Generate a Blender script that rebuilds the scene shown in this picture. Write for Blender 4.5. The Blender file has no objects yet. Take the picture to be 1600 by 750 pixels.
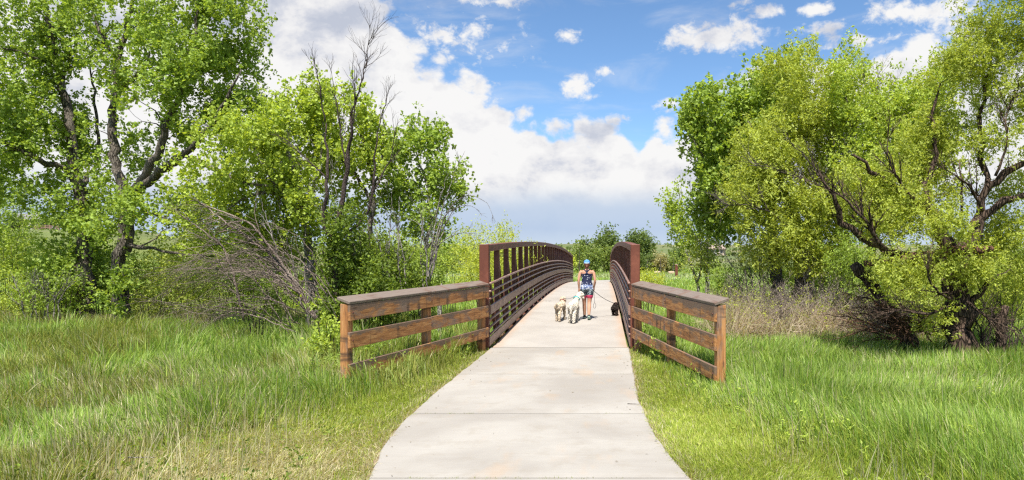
import bpy, math, random
import numpy as np
from math import radians as R, pi, sin, cos, atan2
from mathutils import Vector, noise as mnoise

# ------------------------------------------------------------------ camera, sky, sun, exposure
C = bpy.data.collections.new('place'); bpy.context.scene.collection.children.link(C)
sc = bpy.context.scene
CZ = 1.9                       # eye height
FPX, U0, V0 = 1067.0, 942.0, 404.0
cam_d = bpy.data.cameras.new('camera'); cam = bpy.data.objects.new('camera', cam_d)
sc.collection.objects.link(cam); sc.camera = cam
cam.location = (0, 0, CZ); cam.rotation_euler = (R(90), 0, 0)
cam_d.sensor_width = 36; cam_d.sensor_fit = 'HORIZONTAL'; cam_d.lens = FPX/1600*36
cam_d.shift_x = -(U0-800)/1600; cam_d.shift_y = (V0-375)/1600
cam_d.clip_start = 0.05; cam_d.clip_end = 6000

SUN_EL, SUN_AZ = R(63), R(185)          # azimuth clockwise from +Y: behind the viewer, a little to the left
sun_d = bpy.data.lights.new('sun', 'SUN'); sun = bpy.data.objects.new('sun', sun_d); sc.collection.objects.link(sun)
sun_d.energy = 4.6; sun_d.angle = R(0.53); sun_d.color = (1, .955, .88)
sdir = Vector((sin(SUN_AZ)*cos(SUN_EL), cos(SUN_AZ)*cos(SUN_EL), sin(SUN_EL)))
sun.rotation_euler = sdir.to_track_quat('Z', 'Y').to_euler(); sun.location = sdir*50
sc.view_settings.view_transform = 'Standard'; sc.view_settings.look = 'None'
sc.view_settings.exposure = 0.95; sc.view_settings.gamma = 1
sc.cycles.filter_width = 1.3; sc.cycles.use_denoising = False
sc.cycles.max_bounces = 5; sc.cycles.diffuse_bounces = 3; sc.cycles.glossy_bounces = 2
sc.cycles.transmission_bounces = 3; sc.cycles.transparent_max_bounces = 6
sc.cycles.caustics_reflective = False; sc.cycles.caustics_refractive = False

class NT:
    """small helper to write node trees"""
    def __init__(s, nt): s.nt = nt; s.n = nt.nodes; s.l = nt.links
    def put(s, inp, v):
        if isinstance(v, bpy.types.NodeSocket): s.l.new(v, inp)
        elif v is not None:
            if hasattr(inp.default_value, '__len__') and not hasattr(v, '__len__'): v = (v, v, v)
            if hasattr(inp.default_value, '__len__') and len(inp.default_value) == 4 and len(v) == 3: v = (*v, 1)
            inp.default_value = v
    def m(s, op, a, b=None, c=None, clamp=False):
        n = s.n.new('ShaderNodeMath'); n.operation = op; n.use_clamp = clamp
        for i, v in enumerate((a, b, c)):
            if v is not None: s.put(n.inputs[i], v)
        return n.outputs[0]
    def vm(s, op, a, b=None, out=0):
        n = s.n.new('ShaderNodeVectorMath'); n.operation = op
        s.put(n.inputs[0], a)
        if b is not None: s.put(n.inputs[1], b)
        return n.outputs[1] if op in ('LENGTH', 'DISTANCE', 'DOT_PRODUCT') else n.outputs[0]
    def noise(s, vec, scale, detail=3, rough=.5, dist=0, out='Fac', dims='3D'):
        n = s.n.new('ShaderNodeTexNoise'); n.noise_dimensions = dims
        if vec is not None: s.put(n.inputs['Vector'], vec)
        n.inputs['Scale'].default_value = scale; n.inputs['Detail'].default_value = detail
        n.inputs['Roughness'].default_value = rough; n.inputs['Distortion'].default_value = dist
        return n.outputs[out]
    def voro(s, vec, scale, feature='F1', out='Distance', rnd=1):
        n = s.n.new('ShaderNodeTexVoronoi'); n.feature = feature
        if vec is not None: s.put(n.inputs['Vector'], vec)
        n.inputs['Scale'].default_value = scale; n.inputs['Randomness'].default_value = rnd
        return n.outputs[out]
    def mix(s, f, a, b, mode='MIX'):
        n = s.n.new('ShaderNodeMix'); n.data_type = 'RGBA'; n.blend_type = mode
        s.put(n.inputs[0], f); s.put(n.inputs[6], a); s.put(n.inputs[7], b); return n.outputs[2]
    def ss(s, v, lo, hi):
        n = s.n.new('ShaderNodeMapRange'); n.interpolation_type = 'SMOOTHSTEP'
        s.put(n.inputs[0], v); s.put(n.inputs[1], lo); s.put(n.inputs[2], hi); return n.outputs[0]
    def ramp(s, f, stops):
        n = s.n.new('ShaderNodeValToRGB'); s.put(n.inputs[0], f)
        e = n.color_ramp.elements
        while len(e) < len(stops): e.new(.5)
        for k, (p, c) in zip(e, stops): k.position = p; k.color = (*c, 1)
        return n.outputs[0]
    def xyz(s, v):
        n = s.n.new('ShaderNodeSeparateXYZ'); s.put(n.inputs[0], v); return n.outputs
    def comb(s, x, y, z=0.0):
        n = s.n.new('ShaderNodeCombineXYZ')
        for i, v in enumerate((x, y, z)): s.put(n.inputs[i], v)
        return n.outputs[0]
    def coord(s, which='Object'): return s.n.new('ShaderNodeTexCoord').outputs[which]
    def mapping(s, v, sc_=(1, 1, 1), loc=(0, 0, 0)):
        n = s.n.new('ShaderNodeMapping'); s.put(n.inputs[0], v); n.inputs['Scale'].default_value = sc_; n.inputs['Location'].default_value = loc
        return n.outputs[0]
    def attr(s, name, out='Color'):
        n = s.n.new('ShaderNodeAttribute'); n.attribute_name = name; return n.outputs[out]

def make_world():
    w = bpy.data.worlds.new('World'); sc.world = w; w.use_nodes = True
    T = NT(w.node_tree); bg = w.node_tree.nodes['Background']; bg.inputs[1].default_value = 0.088
    sky = T.n.new('ShaderNodeTexSky'); sky.sky_type = 'NISHITA'; sky.sun_disc = False
    sky.sun_elevation = SUN_EL; sky.sun_rotation = SUN_AZ; sky.altitude = 1600; sky.air_density = 1; sky.dust_density = .6
    d = T.coord('Generated'); x, y, z = T.xyz(d)
    az = T.m('ARCTAN2', x, y)
    el = T.m('ARCSINE', z)
    P = T.comb(az, T.m('MULTIPLY', el, 1.35), 0)
    def ae(u, v):
        return math.atan((u-U0)/FPX), math.atan((V0-v)/math.hypot(FPX, u-U0))
    fb = T.noise(P, 6.5, 10, .60, .15)
    fb2 = T.noise(T.vm('ADD', P, (3.1, 1.7, .4)), 18, 6, .6)
    # the great cumulus bank: its upper edge as a curve over azimuth
    edge = [(-3000, -500), (330, -420), (520, -120), (610, 30), (660, 92), (700, 128), (750, 136), (800, 178), (860, 196), (950, 212), (1000, 238),
            (1022, 200), (1060, 186), (1110, 172), (1150, 140), (1230, 110), (1300, 84), (1370, 88), (1420, 72), (1480, 92), (1600, 95), (2100, 60), (5000, -100)]
    fc = T.n.new('ShaderNodeFloatCurve'); cur = fc.mapping.curves[0]
    A0, A1 = -1.25, 1.25
    pts = [((ae(u, v)[0]-A0)/(A1-A0), ae(u, v)[1]) for u, v in edge]
    while len(cur.points) < len(pts): cur.points.new(.5, .5)
    for p, (a, b) in zip(cur.points, pts): p.location = (a, b); p.handle_type = 'VECTOR'
    fc.mapping.extend = 'EXTRAPOLATED'; fc.mapping.update()
    T.put(fc.inputs['Value'], T.m('DIVIDE', T.m('SUBTRACT', az, A0), A1-A0))
    top = fc.outputs[0]
    depth = T.m('SUBTRACT', top, el)                       # > 0 inside the bank
    nz = T.m('ADD', T.m('MULTIPLY', T.m('SUBTRACT', fb, .5), .20), T.m('MULTIPLY', T.m('SUBTRACT', T.voro(T.vm('ADD', P, T.vm('SCALE' if False else 'MULTIPLY', T.noise(P, 14, 5, .6, out='Color'), (.06, .06, 0))), 26), .4), -.045))
    bank = T.ss(T.m('ADD', depth, nz), -.020, .002)
    # single clouds
    blobs = [(1115, 58, 80, 30, 1), (1145, 45, 40, 20, .8), (905, 133, 30, 22, .8), (890, 56, 24, 9, .7), (945, 111, 22, 8, .45), (780, 3, 56, 12, .9), (1278, 14, 34, 12, .8),
             (1195, 18, 30, 12, .7), (1282, 46, 36, 14, .8), (1440, 18, 120, 26, .8), (1340, 62, 60, 12, .6), (1047, 166, 22, 14, .6), (958, 188, 28, 8, .45),
             (768, 134, 22, 10, .6), (1500, 50, 90, 30, .7), (690, 60, 90, 30, .32), (1165, 5, 20, 8, .5)]
    fld = None
    nb = T.m('ADD', T.m('MULTIPLY', T.m('SUBTRACT', T.noise(P, 30, 9, .62, .3), .5), 3.4), T.m('MULTIPLY', T.m('SUBTRACT', T.noise(T.vm('ADD', P, (7, 7, 7)), 85, 6, .6), .5), 1.3))
    for (u, v, ru, rv, st) in blobs:
        a, e = ae(u, v); ra = abs(ae(u+ru, v)[0]-a); re = abs(ae(u, v+rv)[1]-e)
        q = T.vm('MULTIPLY', T.vm('SUBTRACT', T.comb(az, el, 0), (a, e, 0)), (1/ra, 1/re, 0))
        dd = T.m('MULTIPLY', T.m('SUBTRACT', 1.0, T.vm('LENGTH', q)), st*1.25)
        fld = dd if fld is None else T.m('MAXIMUM', fld, dd)
    small = T.m('MULTIPLY', T.ss(T.m('ADD', fld, nb), -.15, .85), T.ss(fld, -.8, .05))
    # behind the viewer: broken cumulus
    back = T.m('MULTIPLY', T.ss(T.noise(T.vm('ADD', d, (5, 2, 1)), 2.2, 8, .55), .5, .62), T.ss(y, .1, -.2))
    front = T.ss(y, -.05, .2)
    wisp = T.m('MULTIPLY', T.ss(T.noise(T.mapping(P, (1, 2.6, 1)), 5, 6, .6, .6), .47, .78), .42)
    cov = T.m('MAXIMUM', T.m('MULTIPLY', T.m('MAXIMUM', T.m('MAXIMUM', bank, small), wisp), front), back)
    # cloud colour: sunlit white heads, lilac-grey undersides
    sh = T.noise(T.vm('ADD', P, (9.0, 4.0, 0)), 5.2, 9, .62, .1)
    up = T.noise(T.vm('ADD', P, (8.985, 4.04, 0)), 5.2, 9, .62, .1)
    relief = T.m('MULTIPLY', T.m('SUBTRACT', sh, up), 5.6)
    bright = T.m('ADD', T.m('ADD', .79, relief), T.m('MULTIPLY', T.m('SUBTRACT', .54, sh), 1.7))
    # the part under the flat cloud base near the horizon is rain-grey and smooth
    low = T.m('MULTIPLY', T.ss(T.m('ADD', el, T.m('MULTIPLY', T.m('SUBTRACT', fb, .5), .05)), .115, .07), T.m('ADD', .82, T.m('MULTIPLY', sh, .2)))
    leftg = T.m('MULTIPLY', T.ss(T.m('ADD', el, T.m('MULTIPLY', fb, .2)), .34, .52), T.ss(az, .1, -.45))
    bright = T.m('SUBTRACT', bright, T.m('MULTIPLY', leftg, .45))
    col = T.ramp(bright, [(0.0, (5.0, 5.5, 6.7)), (.38, (6.9, 7.1, 7.9)), (.62, (8.8, 8.75, 8.9)), (1.0, (9.6, 9.5, 9.4))])
    colr = T.n.new('ShaderNodeVectorMath'); colr.operation = 'MULTIPLY'
    # values above 1 are clipped by some ramps, so scale explicitly
    col = T.ramp(bright, [(0.0, (.52, .56, .66)), (.38, (.67, .69, .755)), (.62, (.81, .81, .83)), (1.0, (.91, .905, .90))])
    col = T.vm('MULTIPLY', col, CLOUD)
    base = T.ramp(T.m('MULTIPLY', el, 8.0), [(0, (.62, .73, .84)), (.35, (.47, .59, .78)), (.8, (.57, .66, .79)), (1, (.68, .73, .82))])
    base = T.vm('MULTIPLY', base, CLOUD)
    cc = T.mix(low, col, base)
    blue = T.mix(1.0, sky.outputs[0], (SKYT[0], SKYT[1], SKYT[2]), 'MULTIPLY')
    # below the horizon the sky model is black ground: keep a dull land tone there
    out = T.mix(cov, blue, cc)
    T.l.new(out, bg.inputs[0])
CLOUD = 6.1
SKYT = (.84, 1.02, 1.13)
make_world()

# ------------------------------------------------------------------ helpers
rng = np.random.default_rng(7)
random.seed(7)
def at(u, v, Y): return np.array(((u-U0)/FPX*Y, Y, CZ-(v-V0)/FPX*Y))

def tag(o, label=None, cat=None, group=None, kind=None):
    if label: o['label'] = label
    if cat: o['category'] = cat
    if group: o['group'] = group
    if kind: o['kind'] = kind
    return o
def thing(name, label, cat, loc=(0, 0, 0), rz=0, group=None):
    o = bpy.data.objects.new(name, None); C.objects.link(o); o.empty_display_size = .2
    o.location = tuple(float(c) for c in loc); o.rotation_euler = (0, 0, rz)
    return tag(o, label, cat, group)
def link(name, me, mat, parent=None, local=True):
    """world-space mesh; under a parent its data is shifted into the parent's frame"""
    o = bpy.data.objects.new(name, me); C.objects.link(o)
    if mat is not None: me.materials.append(mat)
    if parent is not None:
        o.parent = parent
        if not local:
            from mathutils import Matrix
            L = parent.location; inv = Matrix.Rotation(-parent.rotation_euler.z, 4, 'Z') @ Matrix.Translation(-L)
            p = parent.parent
            if p is not None:
                inv = inv @ (Matrix.Rotation(-p.rotation_euler.z, 4, 'Z') @ Matrix.Translation(-p.location))
            me.transform(inv)
    return o

class MB:
    """collects vertices and faces as arrays, builds ONE mesh"""
    def __init__(s): s.V = []; s.Q = []; s.T = []; s.n = 0; s.col = []; s.grain = []; s.N = []
    def add(s, V, Q=None, T=None, col=None, grain=None):
        V = np.asarray(V, float).reshape(-1, 3)
        if Q is not None and len(Q): s.Q.append(np.asarray(Q)+s.n)
        if T is not None and len(T): s.T.append(np.asarray(T)+s.n)
        s.V.append(V); s.n += len(V)
        if col is not None: s.col.append(np.broadcast_to(np.asarray(col, float), (len(V), 3)))
        if grain is not None: s.grain.append(grain)
        return s
    def mesh(s, name, smooth=False):
        V = np.concatenate(s.V) if s.V else np.zeros((0, 3))
        Q = np.concatenate(s.Q).reshape(-1, 4) if s.Q else np.zeros((0, 4), int)
        T = np.concatenate(s.T).reshape(-1, 3) if s.T else np.zeros((0, 3), int)
        me = bpy.data.meshes.new(name)
        me.vertices.add(len(V)); me.vertices.foreach_set('co', V.astype(np.float32).ravel())
        li = np.concatenate([Q.ravel(), T.ravel()]).astype(np.int32)
        me.loops.add(len(li)); me.loops.foreach_set('vertex_index', li)
        st = np.concatenate([np.arange(len(Q))*4, len(Q)*4+np.arange(len(T))*3]).astype(np.int32)
        me.polygons.add(len(st)); me.polygons.foreach_set('loop_start', st)
        me.polygons.foreach_set('use_smooth', np.full(len(st), smooth, dtype=bool))
        me.update(calc_edges=True)
        if s.col:
            a = me.attributes.new('col', 'FLOAT_COLOR', 'POINT'); c = np.concatenate(s.col)
            a.data.foreach_set('color', np.concatenate([c, np.ones((len(c), 1))], 1).astype(np.float32).ravel())
        if s.grain:
            a = me.attributes.new('grain', 'FLOAT_VECTOR', 'POINT')
            a.data.foreach_set('vector', np.concatenate(s.grain).astype(np.float32).ravel())
        return me
    def build(s, name, mat, parent=None, smooth=False):
        return link(name, s.mesh(name, smooth), mat, parent, local=False)
    # a tube along points
    def tube(s, pts, rad, k=6, col=None, flat=None):
        P = np.asarray(pts, float); n = len(P); rad = np.broadcast_to(np.asarray(rad, float), (n,))
        t = np.gradient(P, axis=0); t /= np.linalg.norm(t, axis=1, keepdims=True)+1e-9
        ref = np.array((0, 0, 1.0)) if abs(t[0][2]) < .9 else np.array((1.0, 0, 0))
        a = ref-t[0]*ref.dot(t[0]); a /= np.linalg.norm(a)
        A = np.zeros((n, 3))
        for i in range(n):
            a = a-t[i]*a.dot(t[i]); a = a/(np.linalg.norm(a)+1e-9); A[i] = a
        B = np.cross(t, A)
        th = np.arange(k)/k*2*pi
        ca, sa = np.cos(th), np.sin(th)
        if flat is not None: sa = sa*flat
        V = P[:, None, :]+rad[:, None, None]*(ca[None, :, None]*A[:, None, :]+sa[None, :, None]*B[:, None, :])
        i = np.arange(n-1)[:, None]*k; j = np.arange(k)[None, :]; j2 = (j+1) % k
        Q = np.stack([i+j, i+j2, i+k+j2, i+k+j], -1).reshape(-1, 4)
        V = V.reshape(-1, 3)
        base = len(V); V = np.concatenate([V, P[:1], P[-1:]])
        jj = np.arange(k); Tt = np.concatenate([np.stack([np.full(k, base), (jj+1) % k, jj], 1), np.stack([np.full(k, base+1), (n-1)*k+jj, (n-1)*k+(jj+1) % k], 1)])
        s.add(V, Q, Tt, col); return s
    # a straight timber or steel section with chamfered edges, p0 -> p1, width w (sideways), height h
    def beam(s, p0, p1, w, h, ch=.006, up=(0, 0, 1), grain_off=None, roll=0):
        p0 = np.asarray(p0, float); p1 = np.asarray(p1, float); L = np.linalg.norm(p1-p0); t = (p1-p0)/L
        up = np.asarray(up, float); u = up-t*up.dot(t); u /= np.linalg.norm(u); sd = np.cross(t, u)
        W, H = w/2, h/2
        pr = [(-W+ch, -H), (W-ch, -H), (W, -H+ch), (W, H-ch), (W-ch, H), (-W+ch, H), (-W, H-ch), (-W, -H+ch)]
        pin = [(x*(W-ch)/W, z*(H-ch)/H) for x, z in pr]
        rows = [(0, pin), (ch, pr), (L-ch, pr), (L, pin)]
        V = []; G = []
        off = np.asarray(grain_off if grain_off is not None else rng.uniform(0, 50, 3))
        for d, q in rows:
            for x, z in q:
                V.append(p0+t*d+sd*x+u*z); G.append(off+np.array((d, x, z)))
        Q = []; k = 8
        for r in range(3):
            for j in range(k): Q.append((r*k+j, (r+1)*k+j, (r+1)*k+(j+1) % k, r*k+(j+1) % k))
        for r, rev in ((0, False), (3, True)):
            for a in ((0, 1, 2, 3), (0, 3, 4, 7), (4, 5, 6, 7)):
                q = [r*k+i for i in a]; Q.append(tuple(q[::-1] if rev else q))
        s.add(V, Q, None, None, np.array(G)); return s
    def sweep(s, pts, prof, sd=(1, 0, 0)):
        """closed profile (side, up) swept along points lying in a vertical plane"""
        P = np.asarray(pts, float); sd = np.asarray(sd, float); n = len(P); k = len(prof)
        t = np.gradient(P, axis=0); t /= np.linalg.norm(t, axis=1, keepdims=True); u = np.cross(sd, t)
        V = np.concatenate([[P[i]+sd*a+u[i]*b for a, b in prof] for i in range(n)])
        i = np.arange(n-1)[:, None]*k; j = np.arange(k)[None, :]; j2 = (j+1) % k
        Q = np.stack([i+j, i+j2, i+k+j2, i+k+j], -1).reshape(-1, 4)
        T = []
        for j in range(1, k-1): T += [(0, j+1, j), ((n-1)*k, (n-1)*k+j, (n-1)*k+j+1)]
        s.add(V, Q, T, None, V*1.0); return s

def lattice(seed):
    r = np.random.default_rng(seed); return r.random((64, 64))
_lat = {}
def vnoise(x, y, scale=1.0, seed=0):
    if seed not in _lat: _lat[seed] = lattice(seed)
    L = _lat[seed]; x = np.asarray(x, float)*scale; y = np.asarray(y, float)*scale
    xi = np.floor(x).astype(int); yi = np.floor(y).astype(int); fx = x-xi; fy = y-yi
    fx = fx*fx*(3-2*fx); fy = fy*fy*(3-2*fy)
    g = lambda a, b: L[a % 64, b % 64]
    return (g(xi, yi)*(1-fx)+g(xi+1, yi)*fx)*(1-fy)+(g(xi, yi+1)*(1-fx)+g(xi+1, yi+1)*fx)*fy
def fnoise(x, y, scale=1.0, seed=0, oct=3):
    t = 0; a = 1; w = 0
    for o in range(oct): t = t+a*vnoise(x, y, scale*2**o, seed+o); w += a; a *= .5
    return t/w
def sstep(v, a, b):
    t = np.clip((np.asarray(v, float)-a)/(b-a), 0, 1); return t*t*(3-2*t)

# ------------------------------------------------------------------ materials
def mat(name):
    m = bpy.data.materials.new(name); m.use_nodes = True; T = NT(m.node_tree); b = m.node_tree.nodes['Principled BSDF']
    return m, T, b
def bump(T, b, h, dist=.01, strength=1):
    n = T.n.new('ShaderNodeBump'); T.put(n.inputs['Height'], h); n.inputs['Distance'].default_value = dist; n.inputs['Strength'].default_value = strength
    T.l.new(n.outputs[0], b.inputs['Normal'])
def leaf_mat(name, trans=.45, gloss=.35, spec=.3):
    m = bpy.data.materials.new(name); m.use_nodes = True; T = NT(m.node_tree); b = m.node_tree.nodes['Principled BSDF']
    c = T.attr('col'); T.put(b.inputs['Base Color'], c); b.inputs['Roughness'].default_value = .5
    b.inputs['Specular IOR Level'].default_value = spec
    tr = T.n.new('ShaderNodeBsdfTranslucent'); T.put(tr.inputs[0], T.mix(1.0, c, (1.35, 1.25, .55), 'MULTIPLY'))
    mx = T.n.new('ShaderNodeMixShader'); mx.inputs[0].default_value = trans
    T.l.new(b.outputs[0], mx.inputs[1]); T.l.new(tr.outputs[0], mx.inputs[2])
    T.l.new(mx.outputs[0], m.node_tree.nodes['Material Output'].inputs[0]); return m
M = {}
M['leaf'] = leaf_mat('leaf'); M['grass'] = leaf_mat('grass_blade', .35, spec=.25)
def bark(name, c1, c2, sc_=1.0):
    m, T, b = mat(name); p = T.coord('Object'); q = T.mapping(p, (1, 1, .22))
    r = T.voro(q, 26*sc_, 'DISTANCE_TO_EDGE'); n = T.noise(q, 14*sc_, 6, .65)
    f = T.m('MULTIPLY', T.ss(r, 0, .16), n)
    big = T.noise(p, 1.3, 3)
    col = T.mix(T.ss(f, .15, .62), c1, c2); col = T.mix(T.ss(big, .45, .75), col, tuple(v*1.35 for v in c2))
    T.put(b.inputs['Base Color'], col); b.inputs['Roughness'].default_value = .95; b.inputs['Specular IOR Level'].default_value = .15
    bump(T, b, f, .03, 1); return m
M['bark'] = bark('cottonwood_bark', (.035, .028, .022), (.17, .145, .12))
M['bark_dark'] = bark('old_willow_bark', (.022, .015, .011), (.12, .082, .06), .8)
M['bark_red'] = bark('broken_bark', (.03, .017, .012), (.16, .085, .055), 1)
M['bark_grey'] = bark('dead_grey_bark', (.10, .085, .075), (.36, .32, .29), 1.6)
M['bark_pale'] = bark('pale_young_bark', (.12, .105, .085), (.40, .37, .31), 1.4)
M['bark_tan'] = bark('dead_tan_bark', (.17, .13, .105), (.45, .37, .31), 1.8)
M['bark_brown'] = bark('dead_brown_bark', (.085, .06, .048), (.31, .245, .20), 1.8)
M['twig_dark'] = bark('dark_twig_bark', (.03, .022, .02), (.12, .09, .08), 2)

def wood_mat():
    m, T, b = mat('weathered_timber'); g = T.attr('grain', 'Vector')
    gs = T.mapping(g, (1.2, 14, 14)); gf = T.mapping(g, (3, 90, 90))
    ring = T.noise(gs, 1.6, 5, .6, 1.2); fine = T.noise(gf, 1.2, 4, .7, .3)
    patch = T.noise(T.mapping(g, (1.5, 3.5, 3.5)), 1.1, 4, .6, .8)
    c = T.ramp(ring, [(.25, (.11, .042, .014)), (.48, (.36, .15, .045)), (.62, (.50, .25, .09)), (.8, (.24, .10, .034))])
    c = T.mix(T.m('MULTIPLY', T.ss(fine, .52, .75), .65), c, (.07, .04, .025))
    grey = T.mix(T.noise(gf, 1, 3), (.11, .085, .07), (.25, .205, .175))
    c = T.mix(T.m('MULTIPLY', T.ss(patch, .52, .68), .7), c, grey)
    # dark stain bleeding from the upper part of every board
    st = T.noise(T.mapping(g, (5, .6, .6)), 1.3, 4, .6)
    c = T.mix(T.m('MULTIPLY', T.ss(st, .54, .68), .78), c, (.04, .024, .016))
    gz_ = T.xyz(g)[2]; wear = T.ss(T.m('ADD', gz_, T.m('MULTIPLY', T.m('SUBTRACT', T.noise(T.mapping(g, (1.6, 4, 4)), 1.4, 5, .65), .5), .55)), -.01, .07)
    c = T.mix(T.m('MULTIPLY', wear, .82), c, T.mix(T.noise(gf, 1, 4, .7), (.065, .042, .03), (.21, .155, .115)))
    kn = T.voro(T.mapping(g, (2.2, 9, 9)), .9); c = T.mix(T.m('MULTIPLY', T.ss(kn, .14, .06), .7), c, (.06, .025, .012))
    T.put(b.inputs['Base Color'], c); b.inputs['Roughness'].default_value = .8
    bump(T, b, T.m('ADD', fine, ring), .004, .7); return m
def cap_mat():
    m, T, b = mat('grey_weathered_cap_board'); g = T.attr('grain', 'Vector')
    gf = T.mapping(g, (3, 70, 70)); fine = T.noise(gf, 1.2, 4, .7, .4); patch = T.noise(T.mapping(g, (1.6, 5, 5)), 1.1, 4, .6, .6)
    c = T.mix(fine, (.085, .06, .046), (.28, .22, .175)); c = T.mix(T.m('MULTIPLY', T.ss(patch, .5, .7), .8), c, (.12, .058, .035))
    bars = T.noise(T.mapping(g, (9, .25, .25)), 1.0, 2, .5); c = T.mix(T.m('MULTIPLY', T.ss(bars, .62, .7), .55), c, (.17, .07, .035))
    T.put(b.inputs['Base Color'], c); b.inputs['Roughness'].default_value = .75; bump(T, b, fine, .004, .8); return m
M['wood'] = wood_mat(); M['cap'] = cap_mat()
def steel(name, c1, c2, rough=.55):
    m, T, b = mat(name); p = T.coord('Object'); n = T.noise(p, 3, 6, .65); f = T.noise(T.mapping(p, (1, 1, .25)), 30, 4, .7)
    c = T.mix(T.ss(n, .35, .68), c1, c2); c = T.mix(T.m('MULTIPLY', T.ss(f, .55, .75), .35), c, tuple(v*.45 for v in c1))
    T.put(b.inputs['Base Color'], c); b.inputs['Roughness'].default_value = rough; b.inputs['Specular IOR Level'].default_value = .45
    bump(T, b, f, .002, .4); return m
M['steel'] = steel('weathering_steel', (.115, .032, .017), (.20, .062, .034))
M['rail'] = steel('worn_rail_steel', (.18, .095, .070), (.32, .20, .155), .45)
M['steel_dark'] = steel('dark_web_steel', (.085, .026, .016), (.14, .048, .030), .6)  # darker brown steel for web members, floor beams and small fittings
def concrete():
    m, T, b = mat('path_concrete'); p = T.coord('Object')
    big = T.noise(p, .55, 4, .6, .4); mid = T.noise(p, 3.2, 5, .65); broom = T.noise(T.mapping(p, (1.2, 90, 1)), 1.5, 3, .6, .2); fine = T.noise(p, 120, 3, .7)
    c = T.mix(T.ss(big, .3, .7), (.285, .26, .228), (.37, .345, .305)); c = T.mix(T.m('MULTIPLY', T.ss(mid, .48, .72), .45), c, (.27, .235, .19))
    c = T.mix(T.m('MULTIPLY', T.ss(broom, .48, .68), .28), c, (.25, .22, .18)); c = T.mix(T.m('MULTIPLY', T.ss(fine, .6, .75), .22), c, (.21, .19, .155))
    rust = T.noise(T.mapping(p, (1, .35, 1)), 1.7, 4, .6); c = T.mix(T.m('MULTIPLY', T.ss(rust, .54, .70), .34), c, (.40, .27, .16))
    spots = T.voro(p, 3.1); c = T.mix(T.m('MULTIPLY', T.ss(spots, .035, .018), .6), c, (.2, .17, .13))
    T.put(b.inputs['Base Color'], c); b.inputs['Roughness'].default_value = .9; b.inputs['Specular IOR Level'].default_value = .2
    bump(T, b, T.m('ADD', broom, fine), .003, .5); return m
M['concrete'] = concrete()
def deck_mat():
    m, T, b = mat('bridge_deck_concrete'); p = T.coord('Object'); x, y, z = T.xyz(p)
    big = T.noise(p, .7, 4, .6); broom = T.noise(T.mapping(p, (1.2, 80, 1)), 1.5, 3, .6)
    c = T.mix(T.ss(big, .3, .7), (.31, .28, .245), (.375, .345, .305)); c = T.mix(T.m('MULTIPLY', T.ss(broom, .5, .72), .14), c, (.25, .21, .17))
    edge = T.ss(T.m('ADD', T.m('ABSOLUTE', x), T.m('MULTIPLY', T.noise(T.mapping(p, (3, 1, 1)), 1.6, 4), .3)), 1.30, 1.66)
    c = T.mix(T.m('MULTIPLY', edge, .6), c, (.40, .235, .125))        # rust washed off the trusses
    T.put(b.inputs['Base Color'], c); b.inputs['Roughness'].default_value = .9; bump(T, b, broom, .003, .4); return m
BX = -.92
M['deck'] = deck_mat()
def ground_mat():
    m, T, b = mat('meadow_ground'); p = T.coord('Object'); x, y, z = T.xyz(p)
    n1 = T.noise(p, .09, 5, .6); n2 = T.noise(p, 1.2, 5, .65); n3 = T.noise(p, 14, 4, .7); n0 = T.noise(p, .012, 5, .6)
    g = T.mix(T.ss(n1, .35, .65), (.12, .17, .04), (.18, .21, .06)); g = T.mix(T.m('MULTIPLY', T.ss(n2, .5, .75), .5), g, (.20, .17, .08))
    g = T.mix(T.m('MULTIPLY', n3, .5), g, (.05, .06, .02))
    soil = T.mix(n3, (.09, .12, .03), (.20, .20, .07))
    near = T.ss(y, 30, 16); c = T.mix(T.m('MULTIPLY', near, .75), g, soil)
    dp = T.vm('LENGTH', T.vm('MULTIPLY', T.vm('SUBTRACT', p, (-3.2, 6.6, 0)), (.55, .62, 0)))
    dry = T.ss(T.m('ADD', dp, T.m('MULTIPLY', T.m('SUBTRACT', n2, .5), 1.6)), 1.25, .35); c = T.mix(T.m('MULTIPLY', dry, .8), c, T.mix(n3, (.24, .19, .11), (.50, .43, .28)))
    hill = T.mix(T.ss(n0, .4, .6), (.12, .15, .06), (.20, .19, .10)); brush = T.ss(T.noise(p, .05, 6, .7), .55, .62); hill = T.mix(T.m('MULTIPLY', brush, .8), hill, (.055, .08, .035))
    c = T.mix(T.ss(y, 130, 240), c, hill)
    T.put(b.inputs['Base Color'], c); b.inputs['Roughness'].default_value = 1; b.inputs['Specular IOR Level'].default_value = .05
    bump(T, b, T.m('ADD', n2, n3), .05, .8); return m
M['ground'] = ground_mat()
def soil_mat():
    m, T, b = mat('bare_soil'); p = T.coord('Object'); n = T.noise(p, 9, 5, .7); f = T.noise(p, 70, 3, .7)
    c = T.mix(T.ss(n, .3, .7), (.26, .18, .11), (.38, .30, .21)); c = T.mix(T.m('MULTIPLY', T.ss(f, .5, .7), .5), c, (.12, .085, .045))
    T.put(b.inputs['Base Color'], c); b.inputs['Roughness'].default_value = 1; bump(T, b, T.m('ADD', n, f), .02, 1); return m
M['soil'] = soil_mat()
def plain(name, c, rough=.6, var=.25, scale=20, spec=.3):
    m, T, b = mat(name); n = T.noise(T.coord('Object'), scale, 4, .6)
    T.put(b.inputs['Base Color'], T.mix(n, tuple(v*(1-var) for v in c), tuple(min(1, v*(1+var)) for v in c)))
    b.inputs['Roughness'].default_value = rough; b.inputs['Specular IOR Level'].default_value = spec; return m
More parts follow.
